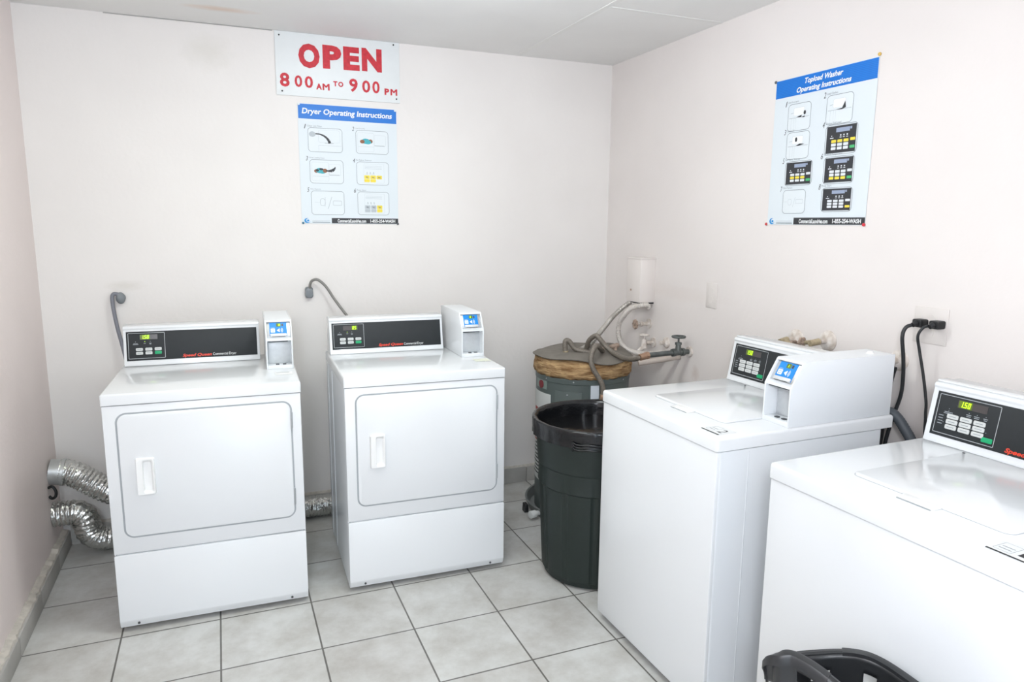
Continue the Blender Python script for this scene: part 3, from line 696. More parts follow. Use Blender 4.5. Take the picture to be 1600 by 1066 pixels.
# ------------------------------------------------------------------ dryer power cords on the back wall
GCORD = mat('grey_cord', '7d7e86', 0.5); GPLUG = mat('grey_plug', '84898d', 0.5, noise=0.1, nscale=30)
def cord(name, label, pts, r, m, plug=None, group=None):
    root = empty(name, pts[0]); o = Vector(pts[0]); tag(root, label, 'power cord', group)
    bm = NB(); tube(bm, spline([Vector(p)-o for p in pts], 10), r, 12); obj('cable', bm, m, root)
    return root, o
r1, o = cord('power_cord', 'grey flat dryer cord dropping from the wall plug behind the left dryer', [(-.026, .925, 1.183), (-.046, .922, 1.186), (-.053, .918, 1.165), (-.049, .915, 1.10), (-.040, .910, 1.03), (-.026, .905, .95), (.0, .89, .80), (.05, .85, .55), (.10, .76, .35), (.12, .685, .30)], .0085, GCORD, group='grey dryer power cords')
bm = NB(); t = bmesh.new(); bmesh.ops.create_uvsphere(t, u_segments=20, v_segments=12, radius=1)
for v in t.verts: v.co = Vector((-.020+v.co.x*.020, .928+v.co.y*.0215, 1.166+v.co.z*.027))-o
merge(bm, t); cyl(bm, Vector((-.020, .930, 1.166))-o, Vector((-.020, .949, 1.166))-o, .020, seg=20); obj('plug', bm, GPLUG, r1)
r2, o = cord('power_cord', 'grey round dryer cord arching from the wall plug to the right dryer', [(.824, .922, 1.190), (.826, .915, 1.212), (.836, .908, 1.229), (.862, .900, 1.233), (.899, .890, 1.199), (.935, .880, 1.139), (.975, .860, 1.078), (1.000, .830, 1.035), (1.02, .78, .95), (1.03, .70, .80), (1.03, .665, .70)], .0068, mat('grey_conduit_cord', '85837f', 0.5, metal=.2), group='grey dryer power cords')
bm = NB(); P = [(u*.021*(1-.12*(k == 0)), 0) for k in (0,) for u in (0,)]
prism(bm, [(x+.821-o.x, z+1.167-o.z) for x, z in rrect(-.019, .019, -.027, .028, .012, 4)], 1, .918-o.y, .949-o.y, bev=.006); obj('plug', bm, GPLUG, r2)

# ------------------------------------------------------------------ washer outlet and black cords on the right wall
BPLATE = mat('painted_outlet_plate', 'e0d9d4', 0.5)
def plate(name, label, y, z, w_=.078, h_=.118, slots=False):
    o = empty(name, (XR-.004, y, z)); tag(o, label, 'outlet plate')
    bm = NB(); box(bm, 0, .0039, -w_/2, w_/2, -h_/2, h_/2, .0015); obj('plate', bm, BPLATE, o)
    bm = NB()
    for dz in (-.021, .021): cyl(bm, (.0, 0, dz), (-.0012, 0, dz), .016, seg=20)
    obj('socket_face', bm, BPLATE, o)
    return o
plate('outlet_plate', 'wall-coloured outlet plate behind the two black plugs', -1.165, 1.205, .118, .118)
plate('outlet_plate', 'painted-over outlet plate on the right wall between the gate valve and the poster', -.045, 1.195)
BCORD = mat('black_cord', '1d1f22', 0.4)
def black_cord(label, pts, plugc):
    root = empty('power_cord', (2.50, pts[0][1], pts[0][2])); o = root.location; tag(root, label, 'power cord', 'black washer power cords')
    bm = NB(); tube(bm, spline([Vector(p)-o for p in pts], 10), .0062 if 'thick ' in label else .0046, 12); obj('cable', bm, BCORD, root)
    c = Vector(plugc)-o; bm = NB()
    prism(bm, [(c.y+y, c.z+z) for y, z in rrect(-.017, .017, -.013, .013, .005, 3)], 0, c.x-.014, .0405, bev=.003)
    cyl(bm, (c.x-.013, c.y, c.z), (c.x-.026, c.y+.004, c.z-.006), .010, .008, seg=14)
    obj('plug', bm, BLACKR, root); return root
black_cord('thick black power cord hanging from the left of the two plugs on the right wall', [(2.503, -1.134, 1.207), (2.485, -1.122, 1.196), (2.478, -1.118, 1.165), (2.490, -1.119, 1.10), (2.500, -1.118, 1.036), (2.505, -1.113, .966), (2.500, -1.098, .892), (2.490, -1.088, .818), (2.485, -1.075, .70), (2.485, -1.05, .50), (2.47, -1.00, .30), (2.405, -.97, .25)], (2.520, -1.142, 1.212))
black_cord('thinner black power cord hanging from the right of the two plugs on the right wall', [(2.505, -1.192, 1.211), (2.488, -1.181, 1.203), (2.480, -1.172, 1.175), (2.492, -1.173, 1.13), (2.505, -1.186, 1.049), (2.510, -1.202, .963), (2.510, -1.206, .913), (2.51, -1.22, .80), (2.51, -1.30, .55), (2.49, -1.42, .35), (2.425, -1.45, .30)], (2.520, -1.202, 1.214))

# drain hoses behind the washers
HOSE = mat('grey_drain_hose', '4b5157', 0.5)
t = empty('drain_hose', (2.47, -.98, .60)); tag(t, 'dark grey drain hose curving down behind the washer with the full payment box', 'hose'); o = t.location
bm = NB(); tube(bm, spline([Vector(p)-o for p in [(2.425, -1.02, .55), (2.445, -1.04, .70), (2.455, -1.065, .84), (2.465, -1.085, .900), (2.480, -1.115, .900), (2.495, -1.150, .855), (2.505, -1.175, .80), (2.512, -1.19, .65), (2.512, -1.195, .40), (2.50, -1.19, .12)]], 14), lambda i, a: .0165+.0010*(i % 2), 14); obj('hose_body', bm, HOSE, t)

t = empty('inlet_hose', (2.46, -1.03, .60)); tag(t, 'short black inlet hose tucked behind the washer, left of the hanging cords', 'hose'); o = t.location
bm = NB(); tube(bm, spline([Vector(p)-o for p in [(2.430, -.98, .50), (2.490, -1.015, .60), (2.520, -1.030, .74), (2.524, -1.035, .86), (2.524, -1.040, .93), (2.522, -1.052, 1.0), (2.524, -1.060, 1.050)]], 14), .0115, 12); obj('hose_body', bm, BLACKR, t)

# ------------------------------------------------------------------ water valves behind the first washer
WPAINT = mat('painted_pipe', 'e9e2dc', 0.5, noise=0.25, nscale=30, dark='b9aa9c'); BRASS = mat('old_brass', 'b8a98c', 0.45, metal=0.45, noise=.3, nscale=50); RUST = mat('rusty_handle', 'b09a8a', 0.6, noise=.3, nscale=60)
GALV = mat('galvanized_dark', '6d7270', 0.5, metal=.6, noise=.25, nscale=40)
def flange(name, label, y, z, r=.040, tubew=.013, length=.03, parts=None):
    root = empty(name, (XR-.003, y, z)); tag(root, label, 'wall flange', 'round flanges on the right wall')
    bm = NB(); prof = [(0.0001, .0), (r, .0), (r, .003), (r*.8, .010), (r*.45, .0145), (tubew+.001, .016)]
    t_ = NB(); lathe(t_, [(rr, zz) for rr, zz in prof], 32); merge(bm, t_, Matrix.Rotation(-PI/2, 4, 'Y') @ Matrix.Translation((0, 0, -.0025)))
    obj('escutcheon', bm, WPAINT, root)
    bm = NB(); cyl(bm, (-.012, 0, 0), (-.012-length, 0, 0), tubew, seg=20); obj('pipe_stub', bm, WPAINT, root)
    return root
def wall_valve(label, y, z, handle_dir):
    root = flange('water_valve', label, y, z, .040, .010, .028); root['category'] = 'water valve'; root['group'] = 'washer water valves'
    bm = NB(); cyl(bm, (-.045, .0, 0), (-.085, handle_dir*.004, -.006), .013, .012, seg=16); cyl(bm, (-.062, 0, 0), (-.066, handle_dir*.045, -.010), .010, .008, seg=14); obj('valve_body', bm, BRASS, root)
    bm = NB(); c = Vector((-.068, handle_dir*.058, -.012))
    pts = [c+Vector((math.cos(a)*(.017+.002*math.cos(6*a)), handle_dir*.002, math.sin(a)*(.017+.002*math.cos(6*a)))) for a in [2*PI*i/36 for i in range(36)]]
    tube(bm, pts, .0042, 8, closed=True)
    for k in range(3): cyl(bm, c+Vector((.016*math.cos(k*PI/3), 0, .016*math.sin(k*PI/3))), c-Vector((.016*math.cos(k*PI/3), 0, .016*math.sin(k*PI/3))), .003, seg=8)
    cyl(bm, c-Vector((0, handle_dir*.012, 0)), c+Vector((0, handle_dir*.004, 0)), .006, seg=12); obj('valve_handle', bm, RUST, root)
    return root
wall_valve('brass water valve with painted round flange above the washer payment box, left of its pair', -.590, 1.072, -1)
wall_valve('brass water valve with pale round flange above the washer payment box, right of its pair', -.752, 1.090, 1)
flange('pipe_flange', 'pale round pipe flange on the right wall beside the payment box and black cord', -1.063, 1.071, .036, .011, .055)

# ------------------------------------------------------------------ corner plumbing on the right wall
BOXP = mat('painted_junction_box', 'e5ddd8', 0.5)
t = empty('junction_box', (2.452, .495, 1.100)); tag(t, 'wall-coloured junction box on the right wall in the far corner', 'junction box')
bm = NB(); box(bm, 0, .093, -.065, .065, .012, .245, .002); obj('housing', bm, BOXP, t)
bm = NB(); box(bm, -.003, .093, -.068, .068, .240, .2475, .001); obj('cover_lip', bm, BOXP, t)
bm = NB(); cyl(bm, (-.001, .02, .075), (-.004, .02, .075), .006, seg=12); obj('cover_screw', bm, RUST, t)
bm = NB(); box(bm, .020, .092, -.060, .060, .004, .014); obj('bottom_knockout', bm, DARKGAP, t)
FLEX = mat('flexible_metal_conduit', 'c2bdb6', 0.42, metal=0.55, noise=.15, nscale=60); FLEXW = mat('painted_conduit', 'd8d1ca', 0.5, metal=.2, noise=.15, nscale=60)
BRAID = mat('braided_hose', '857d73', 0.5, metal=0.3, noise=.3, nscale=150, bump=.5, bscale=400)
def flex(name, label, pts, r, m, cat, ridg=.0026, n=22, ends=None, group=None):
    o = Vector(pts[0]); root = empty(name, o); tag(root, label, cat, group)
    path = spline([Vector(p)-o for p in pts], n)
    # resample evenly so the ridges stay regular
    out = [path[0]]; step = .0023; acc = 0
    for a, b in zip(path[:-1], path[1:]):
        L = (b-a).length; d = step-acc
        while d <= L:
            out.append(a+(b-a)*(d/L)); d += step
        acc = L-(d-step)
    bm = NB(); tube(bm, out, (lambda i, a: r+(ridg if (i//2) % 2 else 0)) if ridg else r, 14); obj('hose_body', bm, m, root)
    for (i0, length, rr, mm, nm) in (ends or []):
        p = out[0] if i0 == 0 else out[-1]; q = out[min(4, len(out)-1)] if i0 == 0 else out[-min(5, len(out))]
        d = (p-q).normalized(); bm = NB()
        cyl(bm, p-d*length*.6, p+d*length*.1, rr, seg=16, bev=.001); cyl(bm, p+d*length*.1, p+d*length*.4, rr*1.12, seg=6); obj(nm, bm, mm, root)
    return root
COPPER = mat('copper_fitting', 'b3937c', 0.4, metal=.8)
flex('conduit', 'straight ribbed metal conduit from the junction box down to the top of the water heater', [(2.468, .540, 1.106), (2.43, .562, 1.072), (2.375, .568, 1.025), (2.31, .530, .985), (2.238, .490, .938), (2.205, .490, .905), (2.180, .505, .880), (2.165, .520, .866)], .0115, FLEX, 'conduit')
flex('conduit', 'looping pale ribbed conduit from the junction box down to the pipe by the corner valves', [(2.505, .420, 1.085), (2.490, .412, 1.100), (2.45, .420, 1.098), (2.432, .477, 1.078), (2.436, .560, 1.024), (2.436, .603, .974), (2.432, .596, .915), (2.428, .549, .872), (2.424, .461, .852), (2.43, .36, .852), (2.47, .30, .862), (2.535, .28, .868)], .0115, FLEXW, 'conduit')
flex('water_hose', 'grey braided hose stub curled on the left of the water heater top', [(2.027, .435, .868), (2.022, .437, .905), (2.024, .436, .930), (2.040, .428, .930), (2.068, .414, .892), (2.110, .390, .878), (2.140, .378, .872)], .0130, BRAID, 'hose', 0, ends=[(0, .02, .0145, BRASS, 'end_fitting')], group='braided water hoses')
flex('water_hose', 'braided hose hanging loose down the front of the water heater', [(2.116, .205, .668), (2.119, .205, .707), (2.114, .206, .745), (2.094, .216, .785), (2.072, .224, .822), (2.062, .234, .865), (2.072, .238, .905), (2.095, .252, .928), (2.130, .285, .925), (2.165, .322, .900), (2.200, .365, .880), (2.221, .402, .874)], .0125, BRAID, 'hose', 0, ends=[(0, .045, .0140, COPPER, 'end_fitting')], group='braided water hoses')
flex('water_hose', 'braided hose arching over the water heater to the dark supply pipe', [(2.150, .445, .882), (2.150, .415, .930), (2.166, .374, .960), (2.182, .356, .940), (2.206, .340, .908), (2.228, .300, .880), (2.240, .22, .866), (2.250, .15, .874), (2.262, .105, .890), (2.285, .100, .896)], .0130, BRAID, 'hose', 0, ends=[(1, .05, .0165, COPPER, 'end_fitting')], group='braided water hoses')
# supply pipe and gate valve
t = empty('supply_pipe', (XR, .10, .902)); tag(t, 'dark iron supply pipe with a gate valve sticking out of the right wall', 'pipe')
bm = NB(); cyl(bm, (-.262, 0, -.004), (-.10, 0, .000), .0125, seg=18); cyl(bm, (-.05, 0, .0), (.0, 0, .0), .012, seg=18); obj('pipe', bm, GALV, t)
bm = NB(); cyl(bm, (-.106, 0, 0), (-.090, 0, 0), .020, seg=8); cyl(bm, (-.052, 0, 0), (-.036, 0, 0), .020, seg=8); cyl(bm, (-.092, 0, 0), (-.050, 0, 0), .0155, seg=18); cyl(bm, (-.071, 0, .0), (-.071, 0, .040), .0165, .0125, seg=18); cyl(bm, (-.071, 0, .038), (-.071, 0, .050), .0165, seg=6); cyl(bm, (-.071, 0, .048), (-.071, 0, .078), .005, seg=10)
gv = obj('gate_valve', bm, GALV, t)
bm = NB(); c = Vector((-.071, 0, .078)); tube(bm, [c+Vector((.030*math.cos(2*PI*i/28), .030*math.sin(2*PI*i/28), 0)) for i in range(28)], .0055, 10, closed=True)
for k in range(4): cyl(bm, c, c+Vector((.028*math.cos(k*PI/2+.4), .028*math.sin(k*PI/2+.4), 0)), .0035, seg=8)
cyl(bm, c-Vector((0, 0, .005)), c+Vector((0, 0, .008)), .007, seg=12); obj('valve_wheel', bm, GALV, gv)
bm = NB(); cyl(bm, (-.010, 0, 0), (-.002, 0, 0), .024, .028, seg=20); obj('escutcheon', bm, WPAINT, t)
# painted pipe that leans below it
t = empty('tan_pipe', (XR, .20, .862)); tag(t, 'tan painted pipe below the dark supply pipe, leaning toward the water heater', 'pipe')
TAN = mat('tan_paint', 'cfc2b8', 0.55, noise=.12, nscale=30)
bm = NB(); cyl(bm, (-.001, -.02, .0), (-.20, .05, -.035), .014, seg=18); obj('pipe', bm, TAN, t)
# small hose bibs painted with the wall
def hose_bib(label, y, z, up):
    root = empty('hose_bib', (XR-.001, y, z)); tag(root, label, 'water valve', 'painted hose bibs in the corner')
    bm = NB(); cyl(bm, (0, 0, 0), (-.006, 0, 0), .026, seg=24); obj('escutcheon', bm, WPAINT, root)
    bm = NB(); cyl(bm, (-.004, 0, 0), (-.055, 0, 0), .010, seg=16)
    if up:
        cyl(bm, (-.060, 0, -.028), (-.060, 0, .020), .017, .014, seg=16); cyl(bm, (-.060, 0, .018), (-.060, 0, .040), .006, seg=10); hc = Vector((-.060, 0, .043)); ax = 'z'
        cyl(bm, (-.060, 0, -.020), (-.085, .012, -.045), .011, .010, seg=14)
    else:
        cyl(bm, (-.045, 0, 0), (-.062, 0, 0), .014, seg=16); cyl(bm, (-.060, 0, 0), (-.085, 0, 0), .006, seg=10); hc = Vector((-.088, 0, 0)); ax = 'x'
    obj('valve_body', bm, WPAINT, root)
    bm = NB(); pts = []
    for i in range(32):
        a = 2*PI*i/32; r = .021+.0025*math.cos(8*a)
        pts.append(hc+(Vector((r*math.cos(a), r*math.sin(a), 0)) if ax == 'z' else Vector((0, r*math.cos(a), r*math.sin(a)))))
    tube(bm, pts, .0050, 8, closed=True)
    for k in range(3):
        d = Vector((math.cos(k*PI/3), math.sin(k*PI/3), 0)) if ax == 'z' else Vector((0, math.cos(k*PI/3), math.sin(k*PI/3)))
        cyl(bm, hc+d*.020, hc-d*.020, .0036, seg=8)
    obj('valve_handle', bm, RUST if not up else WPAINT, root)
    return root
hose_bib('painted wall valve with a tan round handle facing the room, upper of the corner pair', .468, .993, False)
hose_bib('painted hose bib with its round handle on top, lower of the corner pair', .420, .897, True)
flange('pipe_flange', 'small painted pipe flange low on the right wall left of the gate valve', .300, .915, .030, .010, .03)

# ------------------------------------------------------------------ water heater in its pan
HG = mat('heater_grey_enamel', '5a6361', 0.38, noise=.10, nscale=6); WOOL = mat('fibre_insulation', 'c9a77a', 0.95, noise=.4, nscale=14, dark='86623f', bump=.9, bscale=30, dist=.01, stretch=(1, 1, 6)); FELT = mat('grey_top_sheet', '7d776f', 0.85, noise=.15, nscale=12, bump=.35, bscale=25, dist=.01)
HX, HY, HR = 2.16, .50, .245
t = empty('water_heater', (HX, HY, .012)); tag(t, 'short grey water heater with fluffy tan insulation in the far right corner', 'water heater')
bm = NB(); lathe(bm, [(HR-.012, .0), (HR, .008), (HR, .715), (HR+.003, .718), (HR+.003, .740), (HR-.004, .746), (.0001, .746)], 80); tank = obj('tank', bm, HG, t, 30)
bm = NB(); lathe(bm, [(HR-.02, .742), (HR+.002, .744), (HR+.010, .760), (HR+.009, .795), (HR+.004, .825), (HR-.02, .842), (HR-.08, .846), (.0001, .850)], 120,
                 rfun=lambda r, z, a: r if r < .2 else r+.006*math.sin(9*a+z*60)*math.sin(23*a+1)+.003*math.sin(51*a+z*200)+random.uniform(-.0022, .0022)); obj('insulation', bm, WOOL, t, 60)
bm = NB(); sag = lambda a: .010*math.sin(2*a+.6)+.006*math.sin(5*a)
rings = []
for j, (r, z) in enumerate([(.0001, .864), (.08, .863), (.15, .861), (.20, .858), (.238, .852), (.264, .836), (.262, .832), (.235, .845)]):
    rings.append([bm.verts.new(((r+(.004*math.sin(7*a) if r > .2 else 0))*math.cos(a), (r+(.004*math.sin(7*a) if r > .2 else 0))*math.sin(a), z+sag(a)*(r/.26)**3)) for a in [2*PI*k/72 for k in range(72)]])
for A, B in zip(rings[:-1], rings[1:]):
    for k in range(72): bm.faces.new((A[k], A[(k+1) % 72], B[(k+1) % 72], B[k]))
obj('top_sheet', bm, FELT, t, 60)
def patch(name, a0, a1, z0, z1, m, parent, r=HR+.0006, th=.0006, n=10):
    bm = NB(); ro = []
    for i in range(n+1):
        a = math.radians(a0+(a1-a0)*i/n); ro.append([bm.verts.new((rr*math.cos(a), rr*math.sin(a), z)) for rr, z in ((r-.001, z0), (r+th, z0), (r+th, z1), (r-.001, z1))])
    for A, B in zip(ro[:-1], ro[1:]):
        for k in range(4): bm.faces.new((A[k], A[(k+1) % 4], B[(k+1) % 4], B[k]))
    bm.faces.new(ro[0]); bm.faces.new(ro[-1][::-1])
    return obj(name, bm, m, parent, 30)
LBL = mat('heater_label', 'd3d5d2', 0.5); LRED = mat('label_red', 'a83a35', 0.5); BADGE = mat('badge_silver', '8fa099', 0.4, metal=.3)
tg = patch('rating_label', -205, -158, .170, .650, LBL, t)
for k in range(16):
    patch('label_print', -200+(k % 3)*3, -172-(k*7 % 5)*2, .20+.020*k, .207+.020*k, BLKPRINT if k not in (9,) else LRED, tg, HR+.0014, .0004, 6) if k < 12 else None
patch('warning_print', -196, -174, .475, .560, LRED, tg, HR+.0014, .0004, 6)
bd = patch('badge', -190, -165, .672, .738, BADGE, t)
bm = NB(); a = math.radians(-176); n_ = Vector((math.cos(a), math.sin(a), 0)); cyl(bm, n_*(HR-.004)+Vector((0, 0, .693)), n_*(HR+.0045)+Vector((0, 0, .693)), .021, seg=24); obj('badge_disc', bm, mat('badge_red', '7c2f33', .4), bd)
ap = patch('access_panel', -151, -118, .545, .678, mat('heater_panel_grey', '646d6b', .4), t, HR+.001, .004)
bm = NB(); a = math.radians(-135); n_ = Vector((math.cos(a), math.sin(a), 0)); cyl(bm, n_*(HR+.003)+Vector((0, 0, .664)), n_*(HR+.0075)+Vector((0, 0, .664)), .004, seg=10); obj('screw', bm, STEEL, ap)
patch('small_sticker', -108, -98, .648, .722, mat('sticker_pale_blue', 'd5dde4', .5), t)
bm = NB()
for d in (-165, -128, -95, -62): 
    a = math.radians(d); n_ = Vector((math.cos(a), math.sin(a), 0)); cyl(bm, n_*(HR)+Vector((0, 0, .731)), n_*(HR+.006)+Vector((0, 0, .731)), .004, seg=8)
obj('rim_screw', bm, STEEL, t)
c = Vector((2.223-HX, .405-HY, .845)); bm = NB(); tube(bm, [c+Vector((.020*math.cos(2*PI*i/24), .020*math.sin(2*PI*i/24), .004)) for i in range(24)], .006, 10, closed=True); cyl(bm, c-Vector((0, 0, .01)), c+Vector((0, 0, .03)), .011, seg=16); obj('hot_nipple', bm, BRASS, t)
c = Vector((2.027-HX, .435-HY, .845)); bm = NB(); cyl(bm, c-Vector((0, 0, .01)), c+Vector((0, 0, .02)), .012, seg=16); obj('cold_nipple', bm, BRASS, t)
c = Vector((2.306-HX, .421-HY, .852)); bm = NB(); cyl(bm, c, c+Vector((0, 0, .030)), .012, seg=14); cyl(bm, c+Vector((-.034, -.012, .028)), c+Vector((.022, .008, .028)), .009, .014, seg=14, bev=.003); obj('relief_valve', bm, RUST, t)
# drain pan
ALU = mat('grey_drain_pan', '8f9291', 0.45, metal=.3, noise=.15, nscale=14); PVC = mat('white_pvc', 'e3e4e2', 0.35)
t = empty('drain_pan', (HX, HY, 0)); tag(t, 'round grey drain pan under the water heater', 'drain pan')
bm = NB(); lathe(bm, [(.0001, .0), (.275, .0), (.292, .050), (.297, .054), (.294, .058), (.286, .054), (.270, .010), (.0001, .010)], 72); obj('pan', bm, ALU, t, 30)
bm = NB(); d = Vector((-.966, -.26, 0)).normalized(); b0 = d*.268+Vector((0, 0, .030)); cyl(bm, b0, b0+d*.052, .013, seg=18); cyl(bm, b0+d*.040, b0+d*.076, .020, seg=12, bev=.003); obj('drain_fitting', bm, PVC, t)
bm = NB(); d2 = Vector((-.995, .10, 0)).normalized(); prism(bm, [(-.012, 0), (.012, 0), (.009, .045), (-.009, .045)], 1, -.022, .022, bev=.003)
bmesh.ops.transform(bm, matrix=Matrix.Translation(d2*.308) @ Matrix.Rotation(-.1, 4, 'Z'), verts=bm.verts); obj('rim_clip', bm, BLACKR, t)

# ------------------------------------------------------------------ trash can and its liner
CANG = mat('dark_green_plastic', '1a2522', 0.5, noise=.12, nscale=18, bump=.08, bscale=120); BAG = mat('black_bin_bag', '121316', 0.20, bump=.35, bscale=22, dist=.012)
BX, BY = 1.885, -.150
t = empty('trash_can', (BX, BY, 0)); tag(t, 'tall dark green plastic trash can between the water heater and a washer', 'trash can')
def flute(r, z, a):
    if .03 < z < .43 and r > .2:
        k = (a*12/(2*PI)) % 1; return r+(.0045 if k > .12 else 0)
    return r
bm = NB()
lathe(bm, [(.0001, .004), (.205, .004), (.216, .010), (.219, .030), (.2215, .034), (.240, .42), (.245, .426), (.247, .445), (.2475, .505), (.2515, .512), (.261, .655), (.270, .662), (.273, .694), (.270, .699), (.262, .697), (.258, .665), (.236, .42), (.212, .02), (.0001, .018)], 144, rfun=flute)
obj('can_body', bm, CANG, t, 25)
for sgn in (0, PI):
    bm = NB(); a0 = math.radians(-70)+sgn
    tube(bm, spline([Vector((.262*math.cos(a0+d), .262*math.sin(a0+d), z)) + Vector((math.cos(a0+d), math.sin(a0+d), 0))*e for d, e, z in ((-.20, .0, .640), (-.17, .020, .622), (0, .026, .612), (.17, .020, .622), (.20, .0, .640))], 8), .008, 10); obj('handle', bm, CANG, t)
t = empty('bin_bag', (BX, BY, .632)); tag(t, 'glossy black bin bag lining the green trash can, folded over its rim', 'bin bag')
z0 = .632
def wr(r, z, a):
    zz = z+z0
    if r > .272: return r+(.0022*math.sin(17*a+2*zz*40)+.0016*math.sin(29*a+3))*max(0, (.69-zz)/.06)+.0006*math.sin(41*a)
    if zz > .66: return r-.0015+.0015*math.sin(19*a)
    q = min(1, (.66-zz)/.12); return r*(1-q*(.075*abs(math.sin(6.5*a+1+.6*math.sin(3*a)))**.6+.035*math.sin(15*a+zz*12)+.012*math.sin(37*a+zz*30)))
prof = [(.2745, .640-z0), (.2775, .636-z0), (.2765, .655-z0), (.2775, .685-z0), (.2785, .698-z0), (.276, .7045-z0), (.268, .7065-z0), (.2585, .703-z0), (.2545, .690-z0), (.252, .668-z0), (.247, .62-z0), (.240, .55-z0), (.225, .45-z0), (.205, .35-z0), (.18, .30-z0), (.10, .285-z0), (.0001, .28-z0)]
bm = NB(); lathe(bm, prof, 180, rfun=wr); obj('bag_film', bm, BAG, t, 80)
bm = NB(); am = math.radians(-138)
for q in range(3):
    tube(bm, spline([Vector((.281*math.cos(am+d), .281*math.sin(am+d), .655-z0-.011*q+e)) for d, e in ((0, .004), (.08, -.003), (.25, .001), (.5, -.002), (.8, .003))], 8), lambda i, a_: .0045*(1-.02*i), 8)
cyl(bm, Vector((.279*math.cos(am), .279*math.sin(am), .662-z0)), Vector((.284*math.cos(am), .284*math.sin(am), .624-z0)), .006, .003, seg=8)
obj('gathered_knot', bm, BAG, t, 60)

# ------------------------------------------------------------------ foil dryer ducts behind the dryers
FOIL = mat('crinkled_foil', 'cfd0cd', 0.24, metal=0.95, bump=.55, bscale=70, dist=.006, kind='voronoi'); GALVL = mat('galvanized_sleeve', 'c3c5c4', 0.38, metal=.6, noise=.15, nscale=20)
def duct(label, pts, r, sleeve=None):
    o = Vector(pts[0]); root = empty('exhaust_duct', o); tag(root, label, 'exhaust duct', 'foil exhaust ducts')
    path = spline([Vector(p)-o for p in pts], 12); out = [path[0]]; step = .0045; acc = 0
    for a, b in zip(path[:-1], path[1:]):
        L = (b-a).length; d = step-acc
        while d <= L: out.append(a+(b-a)*(d/L)); d += step
        acc = L-(d-step)
    rnd = [random.uniform(-.0012, .0012) for _ in range(5000)]
    bm = NB(); tube(bm, out, lambda i, a: r+(.0028 if (i % 4) in (0, 1) else -.0012)+rnd[(i*29+int(a*12)*7) % 5000]*1.4, 36, caps=False); obj('foil_hose', bm, FOIL, root, 60)
    if sleeve:
        p, q = Vector(sleeve[0])-o, Vector(sleeve[1])-o; bm = NB(); cyl(bm, p, q, r+.003, seg=36); d = (q-p).normalized(); cyl(bm, q-d*.012, q, r+.006, seg=36); obj('wall_sleeve', bm, GALVL, root, 30)
    return root
duct('upper foil exhaust duct sloping from the left wall down behind the left dryer', [(-.300, .800, .409), (-.275, .800, .404), (-.235, .797, .385), (-.19, .795, .352), (-.12, .79, .302), (-.04, .785, .262), (.08, .775, .235), (.17, .755, .22), (.20, .725, .215)], .0545, ((XL+.001, .800, .414), (-.282, .800, .405)))
duct('lower foil exhaust duct bending from the left wall down to the floor behind both dryers', [(XL+.002, .790, .216), (-.290, .790, .217), (-.245, .790, .212), (-.217, .790, .180), (-.212, .790, .140), (-.195, .792, .098), (-.150, .800, .072), (-.08, .815, .064), (.10, .83, .061), (.40, .845, .061), (.72, .855, .061), (.90, .850, .061), (1.05, .80, .062), (1.10, .745, .07), (1.11, .712, .09)], .0530)
t = empty('gas_hose', (XL, .74, .33)); tag(t, 'small black hose loop on the left wall between the two foil ducts', 'hose')
bm = NB(); tube(bm, spline([Vector(p) for p in ((.001, .0, .03), (.018, -.004, .035), (.030, -.006, .012), (.026, -.004, -.012), (.012, .0, -.020), (.001, .004, -.010))], 8), .0062, 10); obj('hose_body', bm, BLACKR, t)

# ------------------------------------------------------------------ black plastic laundry basket, bottom right
BKT = mat('black_basket_plastic', '2a2b2d', 0.38, noise=.08, nscale=25)
rim = [(1.422, -1.742, .598), (1.405, -1.750, .650), (1.402, -1.769, .679), (1.421, -1.786, .686), (1.440, -1.822, .680), (1.459, -1.863, .664), (1.474, -1.902, .645), (1.50, -1.97, .622), (1.535, -2.045, .610), (1.585, -2.095, .606), (1.635, -2.085, .604), (1.668, -2.03, .598), (1.682, -1.96, .586), (1.690, -1.886, .585), (1.683, -1.832, .594), (1.672, -1.790, .602), (1.655, -1.760, .606), (1.630, -1.728, .600), (1.592, -1.700, .590), (1.54, -1.683, .585), (1.50, -1.695, .575), (1.456, -1.716, .578)]
cx, cy = sum(p[0] for p in rim)/len(rim), sum(p[1] for p in rim)/len(rim)
t = empty('laundry_basket', (cx, cy, 0)); tag(t, 'tall black plastic laundry basket with a wavy rim in front of the nearest washer', 'laundry basket')
RP = spline([Vector((p[0]-cx, p[1]-cy, p[2])) for p in rim], 10, closed=True); n = len(RP)
nrm = []
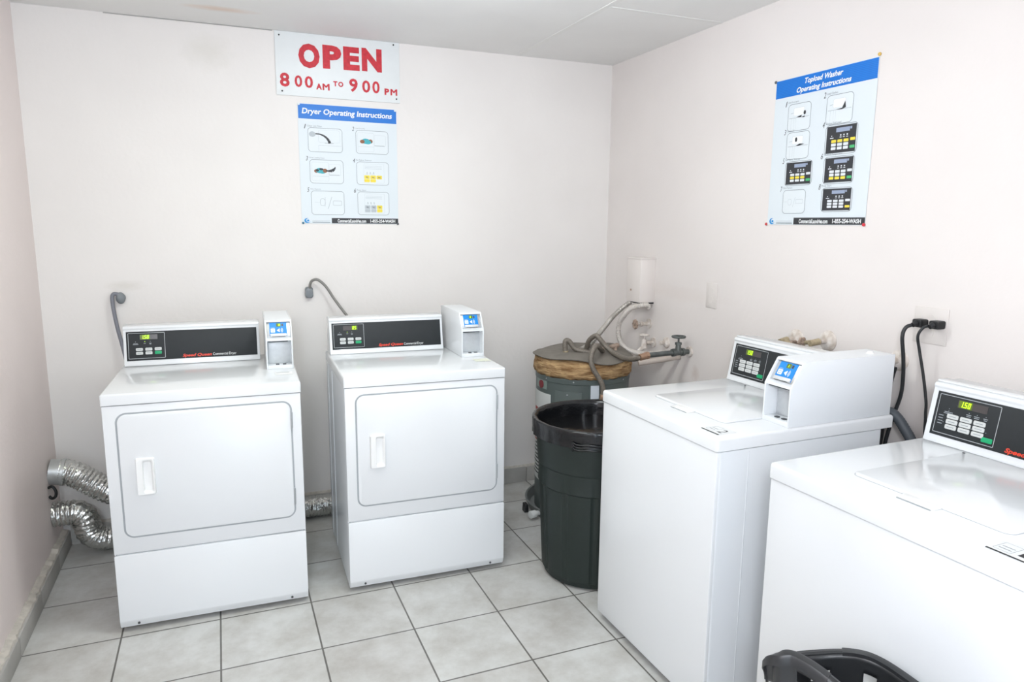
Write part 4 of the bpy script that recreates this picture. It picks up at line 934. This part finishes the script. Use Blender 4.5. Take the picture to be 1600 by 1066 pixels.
for i in range(n):
    d = RP[(i+1) % n]-RP[i-1]; v = Vector((d.y, -d.x, 0)).normalized()
    if v.dot(Vector((RP[i].x, RP[i].y, 0))) < 0: v = -v
    nrm.append(v)
bm = NB(); levels = [0, .012, .024, .036, .060, .12, .30, 1.0]; rows = []
for j, f in enumerate(levels):
    row = []
    for i in range(n):
        p = RP[i]; z = p.z-f if f < .5 else .006; z = max(z, .006)
        k = 1-.30*(p.z-z)/.62
        row.append(bm.verts.new((p.x*k, p.y*k, z)))
    rows.append(row)
holes = [(j, i) for j in (3,) for i in range(n) if (i//8) % 3 == 1 and 28 < i < n-14]
for j in range(len(levels)-1):
    for i in range(n):
        if (j, i) in holes: continue
        bm.faces.new((rows[j][i], rows[j][(i+1) % n], rows[j+1][(i+1) % n], rows[j+1][i]))
bm.faces.new(rows[-1])
body = obj('basket_body', bm, BKT, t, 50)
sd = body.modifiers.new('thickness', 'SOLIDIFY'); sd.thickness = .004; sd.offset = -1
bm = NB(); rr_ = []
for i in range(n):
    p, v = RP[i], nrm[i]
    rr_.append([bm.verts.new(p+v*a+Vector((0, 0, z))) for a, z in ((-.004, -.004), (-.003, .003), (.004, .005), (.006, .0035), (.014, .003), (.0175, -.001), (.0175, -.010), (.015, -.010), (.0145, -.003), (.002, -.004))])
for i in range(n):
    A, B = rr_[i], rr_[(i+1) % n]
    for k in range(10): bm.faces.new((A[k], A[(k+1) % 10], B[(k+1) % 10], B[k]))
obj('rim', bm, BKT, t, 40)
for s0, s1 in ((3, 48), (130, 172)):
    bm = NB(); gg = []
    for i in range(s0, s1):
        p, v = RP[i % n], nrm[i % n]
        gg.append([bm.verts.new(p+v*a+Vector((0, 0, z))) for a, z in ((-.0045, -.003), (-.0035, .0045), (.004, .0062), (.016, .0045), (.0195, -.001), (.0195, -.017), (.017, -.017), (.0165, -.003))])
    for A, B in zip(gg[:-1], gg[1:]):
        for k in range(8): bm.faces.new((A[k], A[(k+1) % 8], B[(k+1) % 8], B[k]))
    bm.faces.new(gg[0]); bm.faces.new(gg[-1][::-1]); obj('handle', bm, BKT, t, 40)
